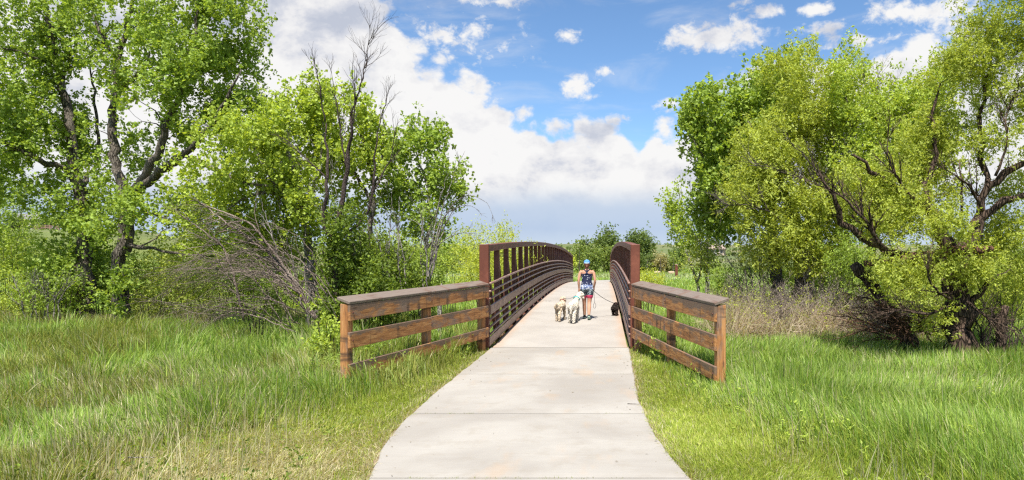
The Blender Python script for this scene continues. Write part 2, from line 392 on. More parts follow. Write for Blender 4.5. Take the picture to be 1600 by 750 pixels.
# ------------------------------------------------------------------ path outline (world) and terrain
PY = np.array([-6, 2.0, 3.2, 4.5, 5.86, 7.2, 8.41, 9.8, 11.3, 12.6, 13.8, 14.6])
PL = np.array([-.6, -1.15, -1.45, -1.75, -2.02, -2.29, -2.37, -2.38, -2.375, -2.375, -2.38, -2.40])
PR = np.array([2.7, 1.85, 1.42, 1.04, .75, .57, .49, .48, .51, .53, .545, .55])
B0, B1 = 14.62, 55.4                      # bridge ends along +Y
CAMB = .42
def deck_z(y):
    t = np.clip((np.asarray(y, float)-B0)/(B1-B0), 0, 1); return CAMB*4*t*(1-t)
def _sm(y, A): y = np.asarray(y, float); return sum(np.interp(y+o, PY, A) for o in (-.9, -.5, -.2, 0, .2, .5, .9))/7
def pl(y): return _sm(y, PL)
def pr(y): return _sm(y, PR)
def far_c(y):                              # centre of the path beyond the bridge: it bends off to the right
    y = np.asarray(y, float); return BX+np.clip(y-B1-.3, 0, None)**2*.11
def H(x, y):
    x = np.asarray(x, float); y = np.asarray(y, float)
    h = -.05+(fnoise(x+40, y+9, .35, 3)-.5)*.14*sstep(y, 3, 9)+(fnoise(x, y, .05, 11)-.5)*.5*sstep(np.hypot(x, y-10), 14, 40)
    nearpath = np.where(y < B0+1, np.minimum(np.abs(x-pl(np.minimum(y, B0))), np.abs(x-pr(np.minimum(y, B0)))), 9)
    inside = (x > pl(np.minimum(y, B0))) & (x < pr(np.minimum(y, B0))) & (y < B0+1.2)
    w = np.where(inside, 0, sstep(nearpath, 0, .9)); w = np.where(y > B0+1, 1, w)
    h = h*w+(1-w)*(-.035)
    creek = -1.7*np.exp(-((y-33-.12*x)/7.5)**2); h = h+creek
    pad = np.exp(-((x-BX)/3.5)**2)*sstep(y, B1-4, B1)*(1-sstep(y, 110, 130)); h = h*(1-pad)+pad*(-.06)
    h = h-.25*sstep(y, 55, 75)*(1-sstep(y, 100, 150))
    far = sstep(y, 150, 620)*13.6*(1+.22*(fnoise(x, y, .0042, 21)-.5)*2)
    left = sstep(y, 95, 235)*(11.8)*sstep(-x/np.maximum(y, 1), .42, .72)*(1-sstep(y, 500, 800))
    h = h+np.maximum(far, left)+(fnoise(x, y, .02, 31)-.5)*2.0*sstep(y, 160, 420)
    return h
def gz(x, y): return float(H(x, y))

def build_ground():
    xs = np.unique(np.concatenate([np.linspace(-2600, -300, 24), np.linspace(-300, -60, 50), np.linspace(-60, -20, 60), np.linspace(-20, 12, 160), np.linspace(12, 50, 60), np.linspace(50, 300, 50), np.linspace(300, 2600, 24)]))
    ys = np.unique(np.concatenate([np.linspace(-1500, -60, 16), np.linspace(-60, -4, 24), np.linspace(-4, 24, 150), np.linspace(24, 80, 90), np.linspace(80, 300, 90), np.linspace(300, 1000, 90), np.linspace(1000, 3000, 16)]))
    X, Y = np.meshgrid(xs, ys); Z = H(X, Y); ny, nx = X.shape
    V = np.stack([X, Y, Z], -1).reshape(-1, 3); i = np.arange(ny-1)[:, None]*nx; j = np.arange(nx-1)[None, :]
    Q = np.stack([i+j, i+j+1, i+nx+j+1, i+nx+j], -1).reshape(-1, 4)
    m = MB(); m.add(V, Q); o = m.build('ground', M['ground'], smooth=True); tag(o, kind='structure')
build_ground()

def build_path():
    m = MB(); joints = [-6, -3.2, -.4, 2.9, 5.93, 8.40, 11.28, 14.60]
    for a, b in zip(joints[:-1], joints[1:]):
        ys = np.linspace(a+.010, b-.010, 22)
        L = pl(ys)+(fnoise(ys, ys*0+3, 3.1, 5)-.5)*.05; Rr = pr(ys)+(fnoise(ys, ys*0+8, 3.1, 6)-.5)*.05
        n = len(ys); ch = .012; rows = []
        for k, y in enumerate(ys):
            e = ch if k in (0, n-1) else 0
            rows.append([(L[k], y, -.12), (L[k], y, -ch), (L[k]+ch, y, -e*.5), (Rr[k]-ch, y, -e*.5), (Rr[k], y, -ch), (Rr[k], y, -.12)])
        V = np.array(rows).reshape(-1, 3); k = 6; Q = []
        for r in range(n-1):
            for j in range(5): Q.append((r*k+j, (r+1)*k+j, (r+1)*k+j+1, r*k+j+1))
        m.add(V, np.array(Q)[:, ::-1], [(0, 1, 2), (0, 2, 3), (0, 3, 4), (0, 4, 5)]+[((n-1)*k, (n-1)*k+j+1, (n-1)*k+j) for j in range(1, 5)])
    tag(m.build('path', M['concrete']), kind='structure')
    # soil fringe along both edges
    m = MB()
    ys = np.linspace(0, B0+.3, 150)
    for sgn, f in ((-1, pl), (1, pr)):
        e = f(ys); o = np.clip(-.06+.22*fnoise(ys, ys*0+sgn, 2.2, 8)+.14*(fnoise(ys, ys*0, 9, 9)-.5), .004, 1)*np.interp(ys, [0, 12, B0], [1.1, .8, .3])
        x0, x1 = e-sgn*.03, e+sgn*o
        V = np.concatenate([np.stack([x0, ys, -.022+ys*0], 1), np.stack([x1, ys, H(x1, ys)+.006], 1)]); n = len(ys)
        Q = [(i, i+1, n+i+1, n+i) if sgn > 0 else (n+i, n+i+1, i+1, i) for i in range(n-1)]
        m.add(V, Q)
    tag(m.build('path_verge', M['soil']), kind='structure')
    # path beyond the bridge
    m = MB(); ys = np.linspace(B1+.02, B1+9, 50); c = far_c(ys); V = []
    for k, y in enumerate(ys):
        w = 1.42
        V += [(c[k]-w, y, -.2), (c[k]-w, y, .0), (c[k]+w, y, .0), (c[k]+w, y, -.2)]
    Q = [(r*4+j, (r+1)*4+j, (r+1)*4+j+1, r*4+j+1) for r in range(49) for j in range(3)]
    m.add(V, np.array(Q)[:, ::-1]); tag(m.build('far_path', M['concrete']), kind='structure')
build_path()

# ------------------------------------------------------------------ footbridge
def build_bridge():
    t = thing('footbridge', 'arched rust brown steel truss footbridge with concrete deck over the creek', 'footbridge', (BX, B0, 0))
    HW = 1.61                                    # truss centre plane
    ys = np.linspace(B0, B1, 53)
    zt = lambda y: deck_z(y)+2.12
    # deck
    m = MB(); V = []
    for y in ys: z = float(deck_z(y)); V += [(BX-1.44, y, z-.13), (BX-1.44, y, z), (BX+1.44, y, z), (BX+1.44, y, z-.13)]
    Q = [(r*4+j, (r+1)*4+j, (r+1)*4+(j+1) % 4, r*4+(j+1) % 4) for r in range(52) for j in range(4)]
    m.add(V, np.array(Q)[:, ::-1], None); m.add(V[:4], [(0, 3, 2, 1)]); m.add(V[-4:], [(0, 1, 2, 3)])
    m.build('deck', M['deck'], t)
    np_ = 26; py = np.linspace(B0+.1, B1-.1, np_+1)
    for i in range(0, np_+1, 2):
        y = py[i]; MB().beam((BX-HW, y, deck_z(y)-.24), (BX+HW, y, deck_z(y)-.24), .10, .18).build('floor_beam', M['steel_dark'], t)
    for s in (-1, 1):
        X = BX+s*HW
        rect = lambda w, h, c=.01: [(-w/2+c, -h/2), (w/2-c, -h/2), (w/2, -h/2+c), (w/2, h/2-c), (w/2-c, h/2), (-w/2+c, h/2), (-w/2, h/2-c), (-w/2, -h/2+c)]
        P = [(X, y, float(zt(y))) for y in np.linspace(B0+.09, B1-.09, 60)]
        MB().sweep(P, rect(.17, .15)).build('top_chord', M['steel'], t)
        P = [(X, y, float(deck_z(y))-.22) for y in np.linspace(B0+.09, B1-.09, 60)]
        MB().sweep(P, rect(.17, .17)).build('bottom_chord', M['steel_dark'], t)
        for y in (B0, B1):
            o = MB().beam((X, y, -.75), (X, y, float(zt(y))+.085), .20, .20, .012, up=(0, 1, 0)).build('end_post', M['steel'], t)
        for i in range(1, np_):
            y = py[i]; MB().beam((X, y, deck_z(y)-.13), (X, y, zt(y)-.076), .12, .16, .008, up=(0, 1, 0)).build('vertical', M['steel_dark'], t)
        for i in range(np_):
            a, b = (py[i], py[i+1]) if i < np_//2 else (py[i+1], py[i])
            d = .05 if b > a else -.05
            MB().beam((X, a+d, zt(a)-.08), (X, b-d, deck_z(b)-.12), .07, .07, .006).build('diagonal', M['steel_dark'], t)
        XI = X-s*(.10)                              # inner rails
        yr = np.linspace(B0-.08, B1+.08, 60)
        for z, r in ((1.37, .028), (1.20, .025), (1.04, .025), (.60, .024), (.44, .024), (.28, .024)):
            x = XI-s*(.03 if z > 1.3 else .02)
            MB().tube([(x, y, float(deck_z(y))+z) for y in yr], r, 8).build('handrail' if z > 1.3 else 'guard_rail', M['rail'], t, True)
        MB().sweep([(XI-s*.025, y, float(deck_z(y))+.80) for y in yr], rect(.045, .20)).build('rub_board', M['rail'], t)
        MB().sweep([(XI-s*.012, y, float(deck_z(y))+.125) for y in yr], rect(.02, .19, .004)).build('toe_board', M['rail'], t)
        for i in range(2, np_, 4):
            y = py[i]
            MB().beam((X+s*.07, y, deck_z(y)-.24), (X+s*.60, y, deck_z(y)-.24), .09, .10).build('outrigger', M['steel_dark'], t)
            MB().beam((X+s*.56, y, deck_z(y)-.22), (X+s*.06, y, deck_z(y)+.95), .06, .06, up=(0, 1, 0)).build('outrigger_brace', M['steel_dark'], t)
    for y, sg in ((B0, 1), (B1, -1)):
        MB().beam((BX-2.1, y+sg*.55, -.78), (BX+2.1, y+sg*.55, -.78), .9, .9, .02).build('abutment', M['concrete'], t)
build_bridge()

# ------------------------------------------------------------------ timber wing fences
def fence(p_in, p_out, side, label):
    """runs from the bridge post to the free end; side = +1 where the path lies at +X"""
    a = np.array([p_in[0], p_in[1], 0.]); b = np.array([p_out[0], p_out[1], 0.]); L = np.linalg.norm(b-a); t = (b-a)/L
    nrm = np.array((-t[1], t[0], 0)); nrm = nrm if nrm[0]*side > 0 else -nrm     # towards the path
    root = thing('timber_fence', label, 'fence', tuple(b), 0)
    rise = .10                                     # the fence climbs a little towards the bridge
    up_at = lambda s: rise*(1-s/L)
    pos = [.12, L*.5, L-.07]
    for d in pos:
        p = a+t*d; MB().beam(p+(0, 0, gz(p[0], p[1])-.3), p+(0, 0, 1.235+rise*(1-d/L)), .13, .13, .008, up=t, grain_off=(rng.uniform(0, 50), rng.uniform(0, 50), -.13)).build('post', M['wood'], root)
    for k in range(2):
        s0, s1 = (0.0, L*.5-.004) if k == 0 else (L*.5+.004, L-.005)
        for z, h in ((1.105, .235), (.695, .235), (.25, .205)):
            dz = rng.uniform(-.008, .008); off = nrm*(.065+.024)
            MB().beam(a+t*s0+off+(0, 0, z+dz+up_at(s0)), a+t*s1+off+(0, 0, z+up_at(s1)+rng.uniform(-.008, .008)), .045, h, .005, up=(0, 0, 1), grain_off=(rng.uniform(0, 50), rng.uniform(0, 50), 0 if z > 1 else -.03)).build('rail_board', M['wood'], root)
        e = .015 if k == 1 else 0
        MB().beam(a+t*s0+nrm*.002+(0, 0, 1.283+up_at(s0)), a+t*(s1+e)+nrm*.002+(0, 0, 1.28+.003*k+up_at(s1)), .235, .045, .006, up=np.array((0, 0, 1))+nrm*.32).build('cap_board', M['cap'], root)
    for d in pos:                                   # bolt heads
        for z in (1.105, .695, .25):
            p = a+t*d+nrm*.112+(0, 0, z+up_at(d)); MB().tube([p, p+nrm*.012], [.014, .012], 8).build('bolt', M['steel_dark'], root)
fence((-2.50, 14.35), (-3.80, 10.0), 1, 'weathered three board timber fence beside the dark green bushes and dead branches')
fence((.70, 14.25), (1.70, 9.75), -1, 'weathered timber fence on the side of the gnarled old willow')
# ------------------------------------------------------------------ woody plants
def unit(v): v = np.asarray(v, float); return v/(np.linalg.norm(v)+1e-9)
def resample(P, R_, step=.22):
    P = np.asarray(P, float); R_ = np.asarray(R_, float)
    seg = np.linalg.norm(np.diff(P, axis=0), axis=1); s = np.concatenate([[0], np.cumsum(seg)]); n = max(3, int(s[-1]/step)+1)
    q = np.linspace(0, s[-1], n); out = np.stack([np.interp(q, s, P[:, i]) for i in range(3)], 1)
    for _ in range(2):
        out[1:-1] = .25*out[:-2]+.5*out[1:-1]+.25*out[2:]
    return out, np.interp(q, s, R_)
PAL = {
 'cotton': [(0.238, 0.338, 0.052), (0.300, 0.404, 0.061), (0.345, 0.463, 0.071), (0.183, 0.257, 0.052), (0.378, 0.507, 0.093)],
 'cotton_y': [(0.337, 0.419, 0.056), (0.395, 0.492, 0.063), (0.443, 0.551, 0.078), (0.246, 0.331, 0.056), (0.468, 0.580, 0.108)],
 'willow': [(0.362, 0.419, 0.061), (0.426, 0.492, 0.071), (0.463, 0.536, 0.093), (0.286, 0.331, 0.056), (0.502, 0.580, 0.123)],
 'dark': [(0.120, 0.182, 0.028), (0.156, 0.232, 0.032), (0.211, 0.288, 0.036), (0.101, 0.148, 0.028), (0.286, 0.386, 0.050)],
 'yellow': [(0.487, 0.551, 0.063), (0.540, 0.610, 0.078), (0.423, 0.478, 0.063), (0.566, 0.638, 0.123), (0.345, 0.389, 0.063)],
 'far': [(0.136, 0.199, 0.056), (0.173, 0.242, 0.063), (0.119, 0.170, 0.048), (0.210, 0.272, 0.071)],
 'far_l': [(0.228, 0.302, 0.071), (0.283, 0.345, 0.078), (0.191, 0.257, 0.063)],
 'sage': [(0.392, 0.361, 0.167), (0.465, 0.404, 0.197), (0.337, 0.315, 0.137)],
}
def leaves(mb, cen, n_each, sig, size, aspect, pal, sub=5, droop=0.0, flatten=.8):
    """leaf blades in small sprays round the cluster centres"""
    cen = np.asarray(cen, float); N = len(cen)
    subc = np.repeat(cen, sub, 0)+rng.normal(0, 1, (N*sub, 3))*sig*np.array((.9, .9, 1.0))
    m = max(1, n_each//sub); tw = unit_rows(rng.normal(0, .6, (N*sub, 3))+np.array((0, 0, .75)))
    base = np.repeat(subc, m, 0); tdir = np.repeat(tw, m, 0); T = len(base)
    tt = rng.uniform(-1, 1, (T, 1))*sig*.85
    pos = base+tdir*tt+rng.normal(0, 1, (T, 3))*sig*.17
    pos[:, 2] -= droop*rng.random(T)*sig
    ln = unit_rows(rng.normal(0, 1, (T, 3))+tdir*.5+np.array((0, 0, -.35)))      # leaf axis
    nr = unit_rows(np.cross(ln, rng.normal(0, 1, (T, 3)))+np.array((-.15, -.25, .55))); nr = unit_rows(nr-ln*np.sum(nr*ln, 1, keepdims=True))
    sd = np.cross(ln, nr); sz = size*rng.uniform(.45, 1.45, (T, 1))
    b = pos; tip = pos+ln*sz; l = pos+ln*sz*.45+sd*sz*aspect*.5+nr*sz*.09; r = pos+ln*sz*.45-sd*sz*aspect*.5+nr*sz*.09
    V = np.stack([b, r, tip, l], 1).reshape(-1, 3); Q = np.arange(T*4).reshape(-1, 4)
    P = np.array(PAL[pal]) if isinstance(pal, str) else np.array(pal)
    cc = P[rng.integers(0, len(P), N*sub)]*.6+P[rng.integers(0, len(P), N*sub)]*.4
    c = np.repeat(cc, m, 0)*.55+P[rng.integers(0, len(P), T)]*.45; c = c*rng.uniform(.82, 1.18, (T, 1))
    mb.add(V, Q, None, np.repeat(c, 4, 0))
def unit_rows(v): return v/(np.linalg.norm(v, axis=1, keepdims=True)+1e-9)

def bezier(p0, d0, p1, n, jit):
    L = np.linalg.norm(p1-p0); c = p0+d0*L*.5; t = np.linspace(0, 1, n)[:, None]
    P = (1-t)**2*p0+2*t*(1-t)*c+t*t*p1
    P[1:-1] += rng.normal(0, jit*L, (n-2, 3)); return P

def spawn(mb, pts, r0, depth, n, ln, ang=.7, grav=0., k=3, tend=(0, 0, 0), tmin=.15):
    """leafless side twigs, recursively"""
    pts = np.asarray(pts); seg = len(pts)-1
    for i in range(n):
        t = rng.uniform(tmin, .98); f = t*seg; j = min(int(f), seg-1); p = pts[j]+(pts[j+1]-pts[j])*(f-j)
        d = unit(pts[j+1]-pts[j]); side = unit(np.cross(d, rng.normal(0, 1, 3))); d = unit(d*math.cos(ang)+side*math.sin(ang)*rng.uniform(.6, 1.2)+np.array(tend))
        L = ln*rng.uniform(.5, 1.2)*(1.05-.5*t); q = [p]; m = 6; dd = d
        for s in range(m): dd = unit(dd+rng.normal(0, .11, 3)+np.array((0, 0, -grav))); q.append(q[-1]+dd*L/m)
        r = r0*(1-.55*t)*.6
        mb.tube(q, np.linspace(r, max(.0018, r*.25), len(q)), k)
        if depth > 0: spawn(mb, q, r, depth-1, max(2, int(n*.5)), ln*.5, ang, grav, 3, tend)

def tree(name, label, cat, base, limbs, blobs, pal='cotton', bark_='bark', leaf=.07, aspect=.85, per=90, sig=.24, bare=None, group=None,
         twigs=True, droop=0, wiggle=.03, seed=None, crown_name='crown', knobs=.12, sub=6, gap=.42):
    """limbs: list of polylines [(u,v,Y,r)...]; blobs: crown masses (u,v,ru,rv,Y,dy,n)"""
    global rng
    if seed is not None: rng = np.random.default_rng(seed)
    bp = at(*base); bz = gz(bp[0], bp[1]); root = thing(name, label, cat, (bp[0], bp[1], bz), 0, group)
    mb = MB(); nodes = []; nr = []; nd = []
    for q in limbs:
        P = np.array([at(a[0], a[1], a[2]) for a in q]); r = [a[3] for a in q]
        P, r = resample(P, r, .2)
        if q[0][1] > 440 or q[0] is limbs[0][0]:
            P[0][2] = min(P[0][2], gz(P[0][0], P[0][1])-.25)
        P[1:] += rng.normal(0, 1, (len(P)-1, 3))*wiggle*np.minimum(1, r[1:, None]*14+.25)
        k = 14 if r[0] > .1 else 8 if r[0] > .03 else 5
        rr = r*(1+(rng.random(len(r))-.5)*knobs)
        if r[0] > .1: rr[:3] *= np.array([1.5, 1.22, 1.07])[:len(rr[:3])]
        mb.tube(P, rr, k)
        if r[0] > .1:                                    # gnarl the stem surface
            V = mb.V[-1]
            for i in range(len(V)-2):
                ring = min(i//k, len(P)-1); c = P[ring]; dv = V[i]-c; nn = mnoise.noise(Vector(V[i]*2.6))*.28+mnoise.noise(Vector((V[i][0]*9, V[i][1]*9, V[i][2]*2)))*.16
                V[i] = c+dv*(1+nn)
        d = np.gradient(P, axis=0); nodes += list(P[1:]); nr += list(r[1:]); nd += [unit(x) for x in d[1:]]
    # cluster centres
    cl = []
    for (u, v, ru, rv, Y, dy, n) in blobs:
        c = at(u, v, Y); sx, sz = ru/FPX*Y, rv/FPX*Y; got = 0; tries = 0
        while got < n and tries < n*30:
            tries += 1; q = rng.normal(0, 1, 3); q = q/np.linalg.norm(q); q = q*rng.random()**.42*(1.0+.55*mnoise.noise(Vector(q*1.9)+Vector(c*.3)))
            p = c+q*np.array((sx, dy, sz))
            if mnoise.noise(Vector(p*1.25)+Vector((17., 3., 5.)))*.5+.5 < gap+rng.uniform(-.06, .06): continue
            if p[2] < gz(p[0], p[1])+.12: continue
            cl.append(p); got += 1
    cl = np.array(cl)
    if len(cl):
        NP = np.array(nodes); D = np.min(np.linalg.norm(cl[:, None]-NP[None], axis=2), axis=1); cl = cl[np.argsort(D)]
        cap = len(nodes)+len(cl)*6; A = np.zeros((cap, 3)); A[:len(nodes)] = NP; RR = np.zeros(cap); RR[:len(nodes)] = nr; DD = np.zeros((cap, 3)); DD[:len(nodes)] = nd; n = len(nodes)
        for c in cl:
            dv = c-A[:n]; dist = np.linalg.norm(dv, axis=1); cost = dist+np.maximum(0, -dv[:, 2])*.8-.25*np.minimum(RR[:n]*10, .6)-.3*np.sum(dv*DD[:n], 1)/np.maximum(dist, .1)*np.minimum(dist, 1)
            i = int(np.argmin(cost)); p0 = A[i]; L = dist[i]
            if L < .08: continue
            d0 = unit(DD[i]*.7+unit(c-p0)*.8+np.array((0, 0, .25))); m = 4 if L < .8 else 6
            P = bezier(p0, d0, c, m, .03); r0 = min(RR[i]*.7, .007+.015*L); r = np.linspace(r0, .004, m)
            if twigs: mb.tube(P, r, 5 if r0 > .015 else 3)
            k = m-1; A[n:n+k] = P[1:]; RR[n:n+k] = r[1:]; DD[n:n+k] = unit_rows(np.diff(P, axis=0)); n += k
    if bare:
        for q, dep, cnt, ln in bare:
            P = np.array([at(a[0], a[1], a[2]) for a in q]); P, r = resample(P, [a[3] for a in q], .15)
            P[1:] += rng.normal(0, .012, (len(P)-1, 3)); mb.tube(P, r, 6); spawn(mb, P, r[0], dep, cnt, ln, .55, -.02, 3, (0, 0, .25))
    mb.build('trunk' if cat == 'tree' else 'stems', M[bark_], root, True)
    if len(cl):
        lb = MB(); leaves(lb, cl, per, sig, leaf, aspect, pal, sub, droop); lb.build(crown_name, M['leaf'], root)
    return root
def shrub(label, u, v, Y, ru, rv, dy=None, pal='dark', n=60, per=80, leaf=.06, aspect=.6, sig=.17, stems=7, bark_='twig_dark', seed=1, name='leafy_shrub', group=None, extra=None, gap=.38, cat='shrub', droop=0):
    """a bush whose crown is centred on pixel u,v at depth Y"""
    global rng
    rng = np.random.default_rng(seed); c = at(u, v, Y); w = ru/FPX*Y; h = rv/FPX*Y; dy = dy or w*.8
    g = gz(c[0], Y); vb = V0+(CZ-g)*FPX/Y
    L = []
    for i in range(stems):
        f = (i+.5)/stems*2-1; x0 = u+f*ru*.22; x1 = u+f*ru*.72+rng.uniform(-.1, .1)*ru; top = v-rv*rng.uniform(.2, .75)
        L.append([(x0, vb, Y+rng.uniform(-.2, .2), .016+.01*rng.random()), ((x0*.6+x1*.4), vb*.5+top*.5+5, Y+rng.uniform(-.3, .3)*dy, .012), (x1, top, Y+rng.uniform(-.6, .6)*dy, .005)])
    bl = [(u, v, ru, rv, Y, dy, n)]+(extra or [])
    return tree(name, label, cat, (u, vb, Y), L, bl, pal, bark_, leaf, aspect, per, sig, None, group, True, droop, .015, None, 'foliage', .1, 6, gap)
# ------------------------------------------------------------------ the trees
YA = 18.0
tree('cottonwood_tree', 'tall cottonwood with thick forked trunk at the meadow edge beyond the dead branches', 'tree', (190, 515, YA),
 [[(190, 520, YA, .22), (186, 430, YA, .185), (196, 360, YA, .175), (202, 315, YA, .18)],
  [(202, 318, YA, .13), (186, 285, YA, .12), (176, 235, YA+.2, .115), (176, 190, YA+.3, .105), (178, 135, YA+.4, .095), (182, 92, YA+.5, .08), (196, 55, YA+.6, .065), (208, 0, YA+.6, .05), (216, -90, YA+.6, .02)],
  [(203, 312, YA, .15), (218, 282, YA-.3, .11), (242, 250, YA-.5, .095), (262, 192, YA-.6, .08), (278, 152, YA-.7, .07), (292, 105, YA-.8, .055), (306, 60, YA-.8, .04), (310, -30, YA-.8, .02)],
  [(206, 306, YA, .13), (228, 284, YA-.4, .11), (255, 266, YA-.9, .10), (286, 243, YA-1.3, .08), (318, 210, YA-1.7, .055), (350, 165, YA-2, .035), (375, 110, YA-2, .02)],
  [(290, 243, YA-1.3, .05), (330, 262, YA-1.6, .05), (370, 286, YA-1.8, .04), (420, 292, YA-2, .03)],
  [(178, 152, YA+.3, .06), (198, 132, YA-.3, .05), (226, 108, YA-.8, .035), (235, 85, YA-1, .02)],
  [(200, 385, YA, .07), (240, 388, YA-.6, .035), (290, 398, YA-1, .025), (335, 400, YA-1.2, .014)],
  [(196, 345, YA, .05), (225, 330, YA-.8, .04), (262, 342, YA-1.2, .02)],
  [(182, 92, YA+.5, .05), (150, 40, YA+.8, .035), (140, -20, YA+1, .02)]],
 [(205, 20, 110, 70, YA+.3, 2.0, 68), (300, 50, 85, 75, YA-.6, 1.8, 82), (345, 110, 62, 50, YA+.2, 1.4, 52), (280, 150, 70, 50, YA-.8, 1.5, 45), (330, 200, 75, 50, YA+.8, 1.3, 60),
  (350, 30, 48, 50, YA, 1.2, 45), (215, 110, 60, 40, YA-.3, 1.5, 28), (370, 160, 45, 45, YA+.5, 1, 30), (200, 240, 45, 60, YA+1, 1.5, 22), (250, 330, 60, 35, YA-1, 1.2, 30), (190, 440, 34, 45, YA-.8, .4, 12), (175, 350, 34, 30, YA-.9, .5, 10), (160, 300, 50, 60, YA+1, 1.2, 20), (260, -60, 160, 60, YA, 2.2, 90)],
 'cotton', 'bark', .075, .9, 100, .18, seed=11, gap=.53)
YB = 19.5
tree('cottonwood_tree', 'cottonwood with unforked dark trunk and a long limb reaching over the far house', 'tree', (132, 512, YB),
 [[(134, 515, YB, .23), (133, 420, YB, .20), (128, 340, YB, .175), (118, 285, YB, .15), (112, 210, YB, .12), (100, 145, YB, .10), (84, 75, YB, .075), (70, 0, YB, .05), (66, -80, YB, .02)],
  [(115, 268, YB, .09), (92, 262, YB-.5, .085), (60, 252, YB-1, .07), (30, 236, YB-1.4, .055), (4, 218, YB-1.6, .04), (-40, 190, YB-1.8, .02)],
  [(92, 108, YB, .055), (70, 95, YB-.4, .045), (42, 84, YB-.8, .035), (0, 74, YB-1, .02)],
  [(122, 300, YB, .07), (155, 250, YB+.7, .05), (150, 160, YB+1, .035), (140, 100, YB+1, .02)],
  [(96, 135, YB, .05), (120, 60, YB+.4, .035), (128, 0, YB+.5, .02)]],
 [(60, 30, 95, 60, YB, 2.2, 72), (30, 130, 70, 60, YB-.6, 1.8, 62), (110, 90, 50, 55, YB+.3, 1.6, 35), (20, 210, 60, 45, YB-1, 1.6, 58), (75, 200, 55, 60, YB, 1.6, 45), (120, 240, 40, 60, YB+.7, 1.2, 30), (25, 285, 60, 32, YB-.5, 1.5, 30),
  (125, 340, 52, 50, YB+.2, 1.2, 52), (110, 420, 60, 45, YB+.3, 1.2, 50), (60, -60, 130, 60, YB, 2.2, 70), (-30, 120, 50, 160, YB, 2, 60)],
 'cotton', 'bark', .08, .9, 98, .19, seed=12, gap=.51)
YC = 16.8
tree('young_cottonwood', 'bushy yellow-green cottonwood with leaning grey trunks between the forked tree and the bare topped tree', 'tree', (488, 498, YC),
 [[(488, 500, YC, .12), (486, 420, YC, .11), (478, 360, YC, .10), (470, 310, YC, .085), (452, 250, YC, .06), (440, 190, YC, .04), (432, 150, YC, .015)],
  [(476, 350, YC, .08), (440, 300, YC-.3, .055), (405, 250, YC-.5, .04), (380, 200, YC-.5, .02)],
  [(440, 300, YC-.2, .04), (400, 300, YC-.6, .03), (350, 330, YC-.8, .02)],
  [(474, 330, YC, .05), (500, 270, YC+.4, .035), (505, 190, YC+.5, .015)]],
 [(405, 225, 55, 75, YC-.3, 1.6, 75), (450, 235, 50, 80, YC, 1.5, 62), (380, 290, 85, 55, YC-.3, 1.6, 90), (470, 330, 55, 50, YC, 1.3, 50), (340, 350, 80, 40, YC+.3, 1.4, 60), (420, 380, 70, 50, YC+.6, 1.4, 60)],
 'cotton_y', 'bark_grey', .075, .85, 85, .19, seed=13, gap=.46)
YF = 18.0
tree('young_cottonwood', 'slim cottonwood with clear green crown standing right behind the bare topped stem', 'tree', (575, 492, YF),
 [[(573, 495, YF, .09), (574, 390, YF, .08), (584, 300, YF, .06), (575, 230, YF, .045), (545, 175, YF, .03), (535, 140, YF, .012)],
  [(580, 320, YF, .05), (555, 270, YF, .04), (500, 210, YF+.3, .025), (478, 150, YF+.3, .01)],
  [(584, 300, YF, .04), (600, 240, YF, .02), (598, 170, YF, .01)]],
 [(480, 178, 38, 48, YF, 1.1, 50), (530, 178, 52, 42, YF, 1.2, 60), (550, 225, 55, 55, YF, 1.3, 62), (590, 250, 40, 50, YF, 1.2, 24), (505, 250, 50, 60, YF+.3, 1.2, 42), (560, 320, 60, 40, YF+.5, 1.2, 26)],
 'cotton_y', 'bark', .08, .9, 70, .17, seed=14, gap=.49)
YE = 18.5
tree('young_cottonwood', 'young cottonwood with pale whitish stem and ragged upright tufts nearest the bridge truss', 'tree', (662, 480, YE),
 [[(660, 490, YE, .06), (663, 400, YE, .055), (672, 345, YE, .05), (668, 290, YE, .035), (650, 240, YE, .02), (638, 190, YE, .008)],
  [(670, 330, YE, .035), (685, 280, YE, .022), (682, 195, YE, .008)],
  [(672, 345, YE, .03), (700, 300, YE-.3, .015), (722, 262, YE-.4, .006)],
  [(664, 395, YE, .03), (690, 350, YE-.3, .015), (700, 345, YE-.3, .006)]],
 [(636, 205, 22, 24, YE, .6, 14), (640, 245, 36, 32, YE, .8, 30), (682, 225, 22, 38, YE, .6, 24), (690, 275, 34, 34, YE, .8, 30), (640, 300, 46, 40, YE, 1, 38), (712, 300, 20, 26, YE, .6, 12), (675, 350, 40, 30, YE, 1, 26)],
 'cotton', 'bark_pale', .08, .9, 66, .16, seed=15, gap=.48)
YD = 15.5
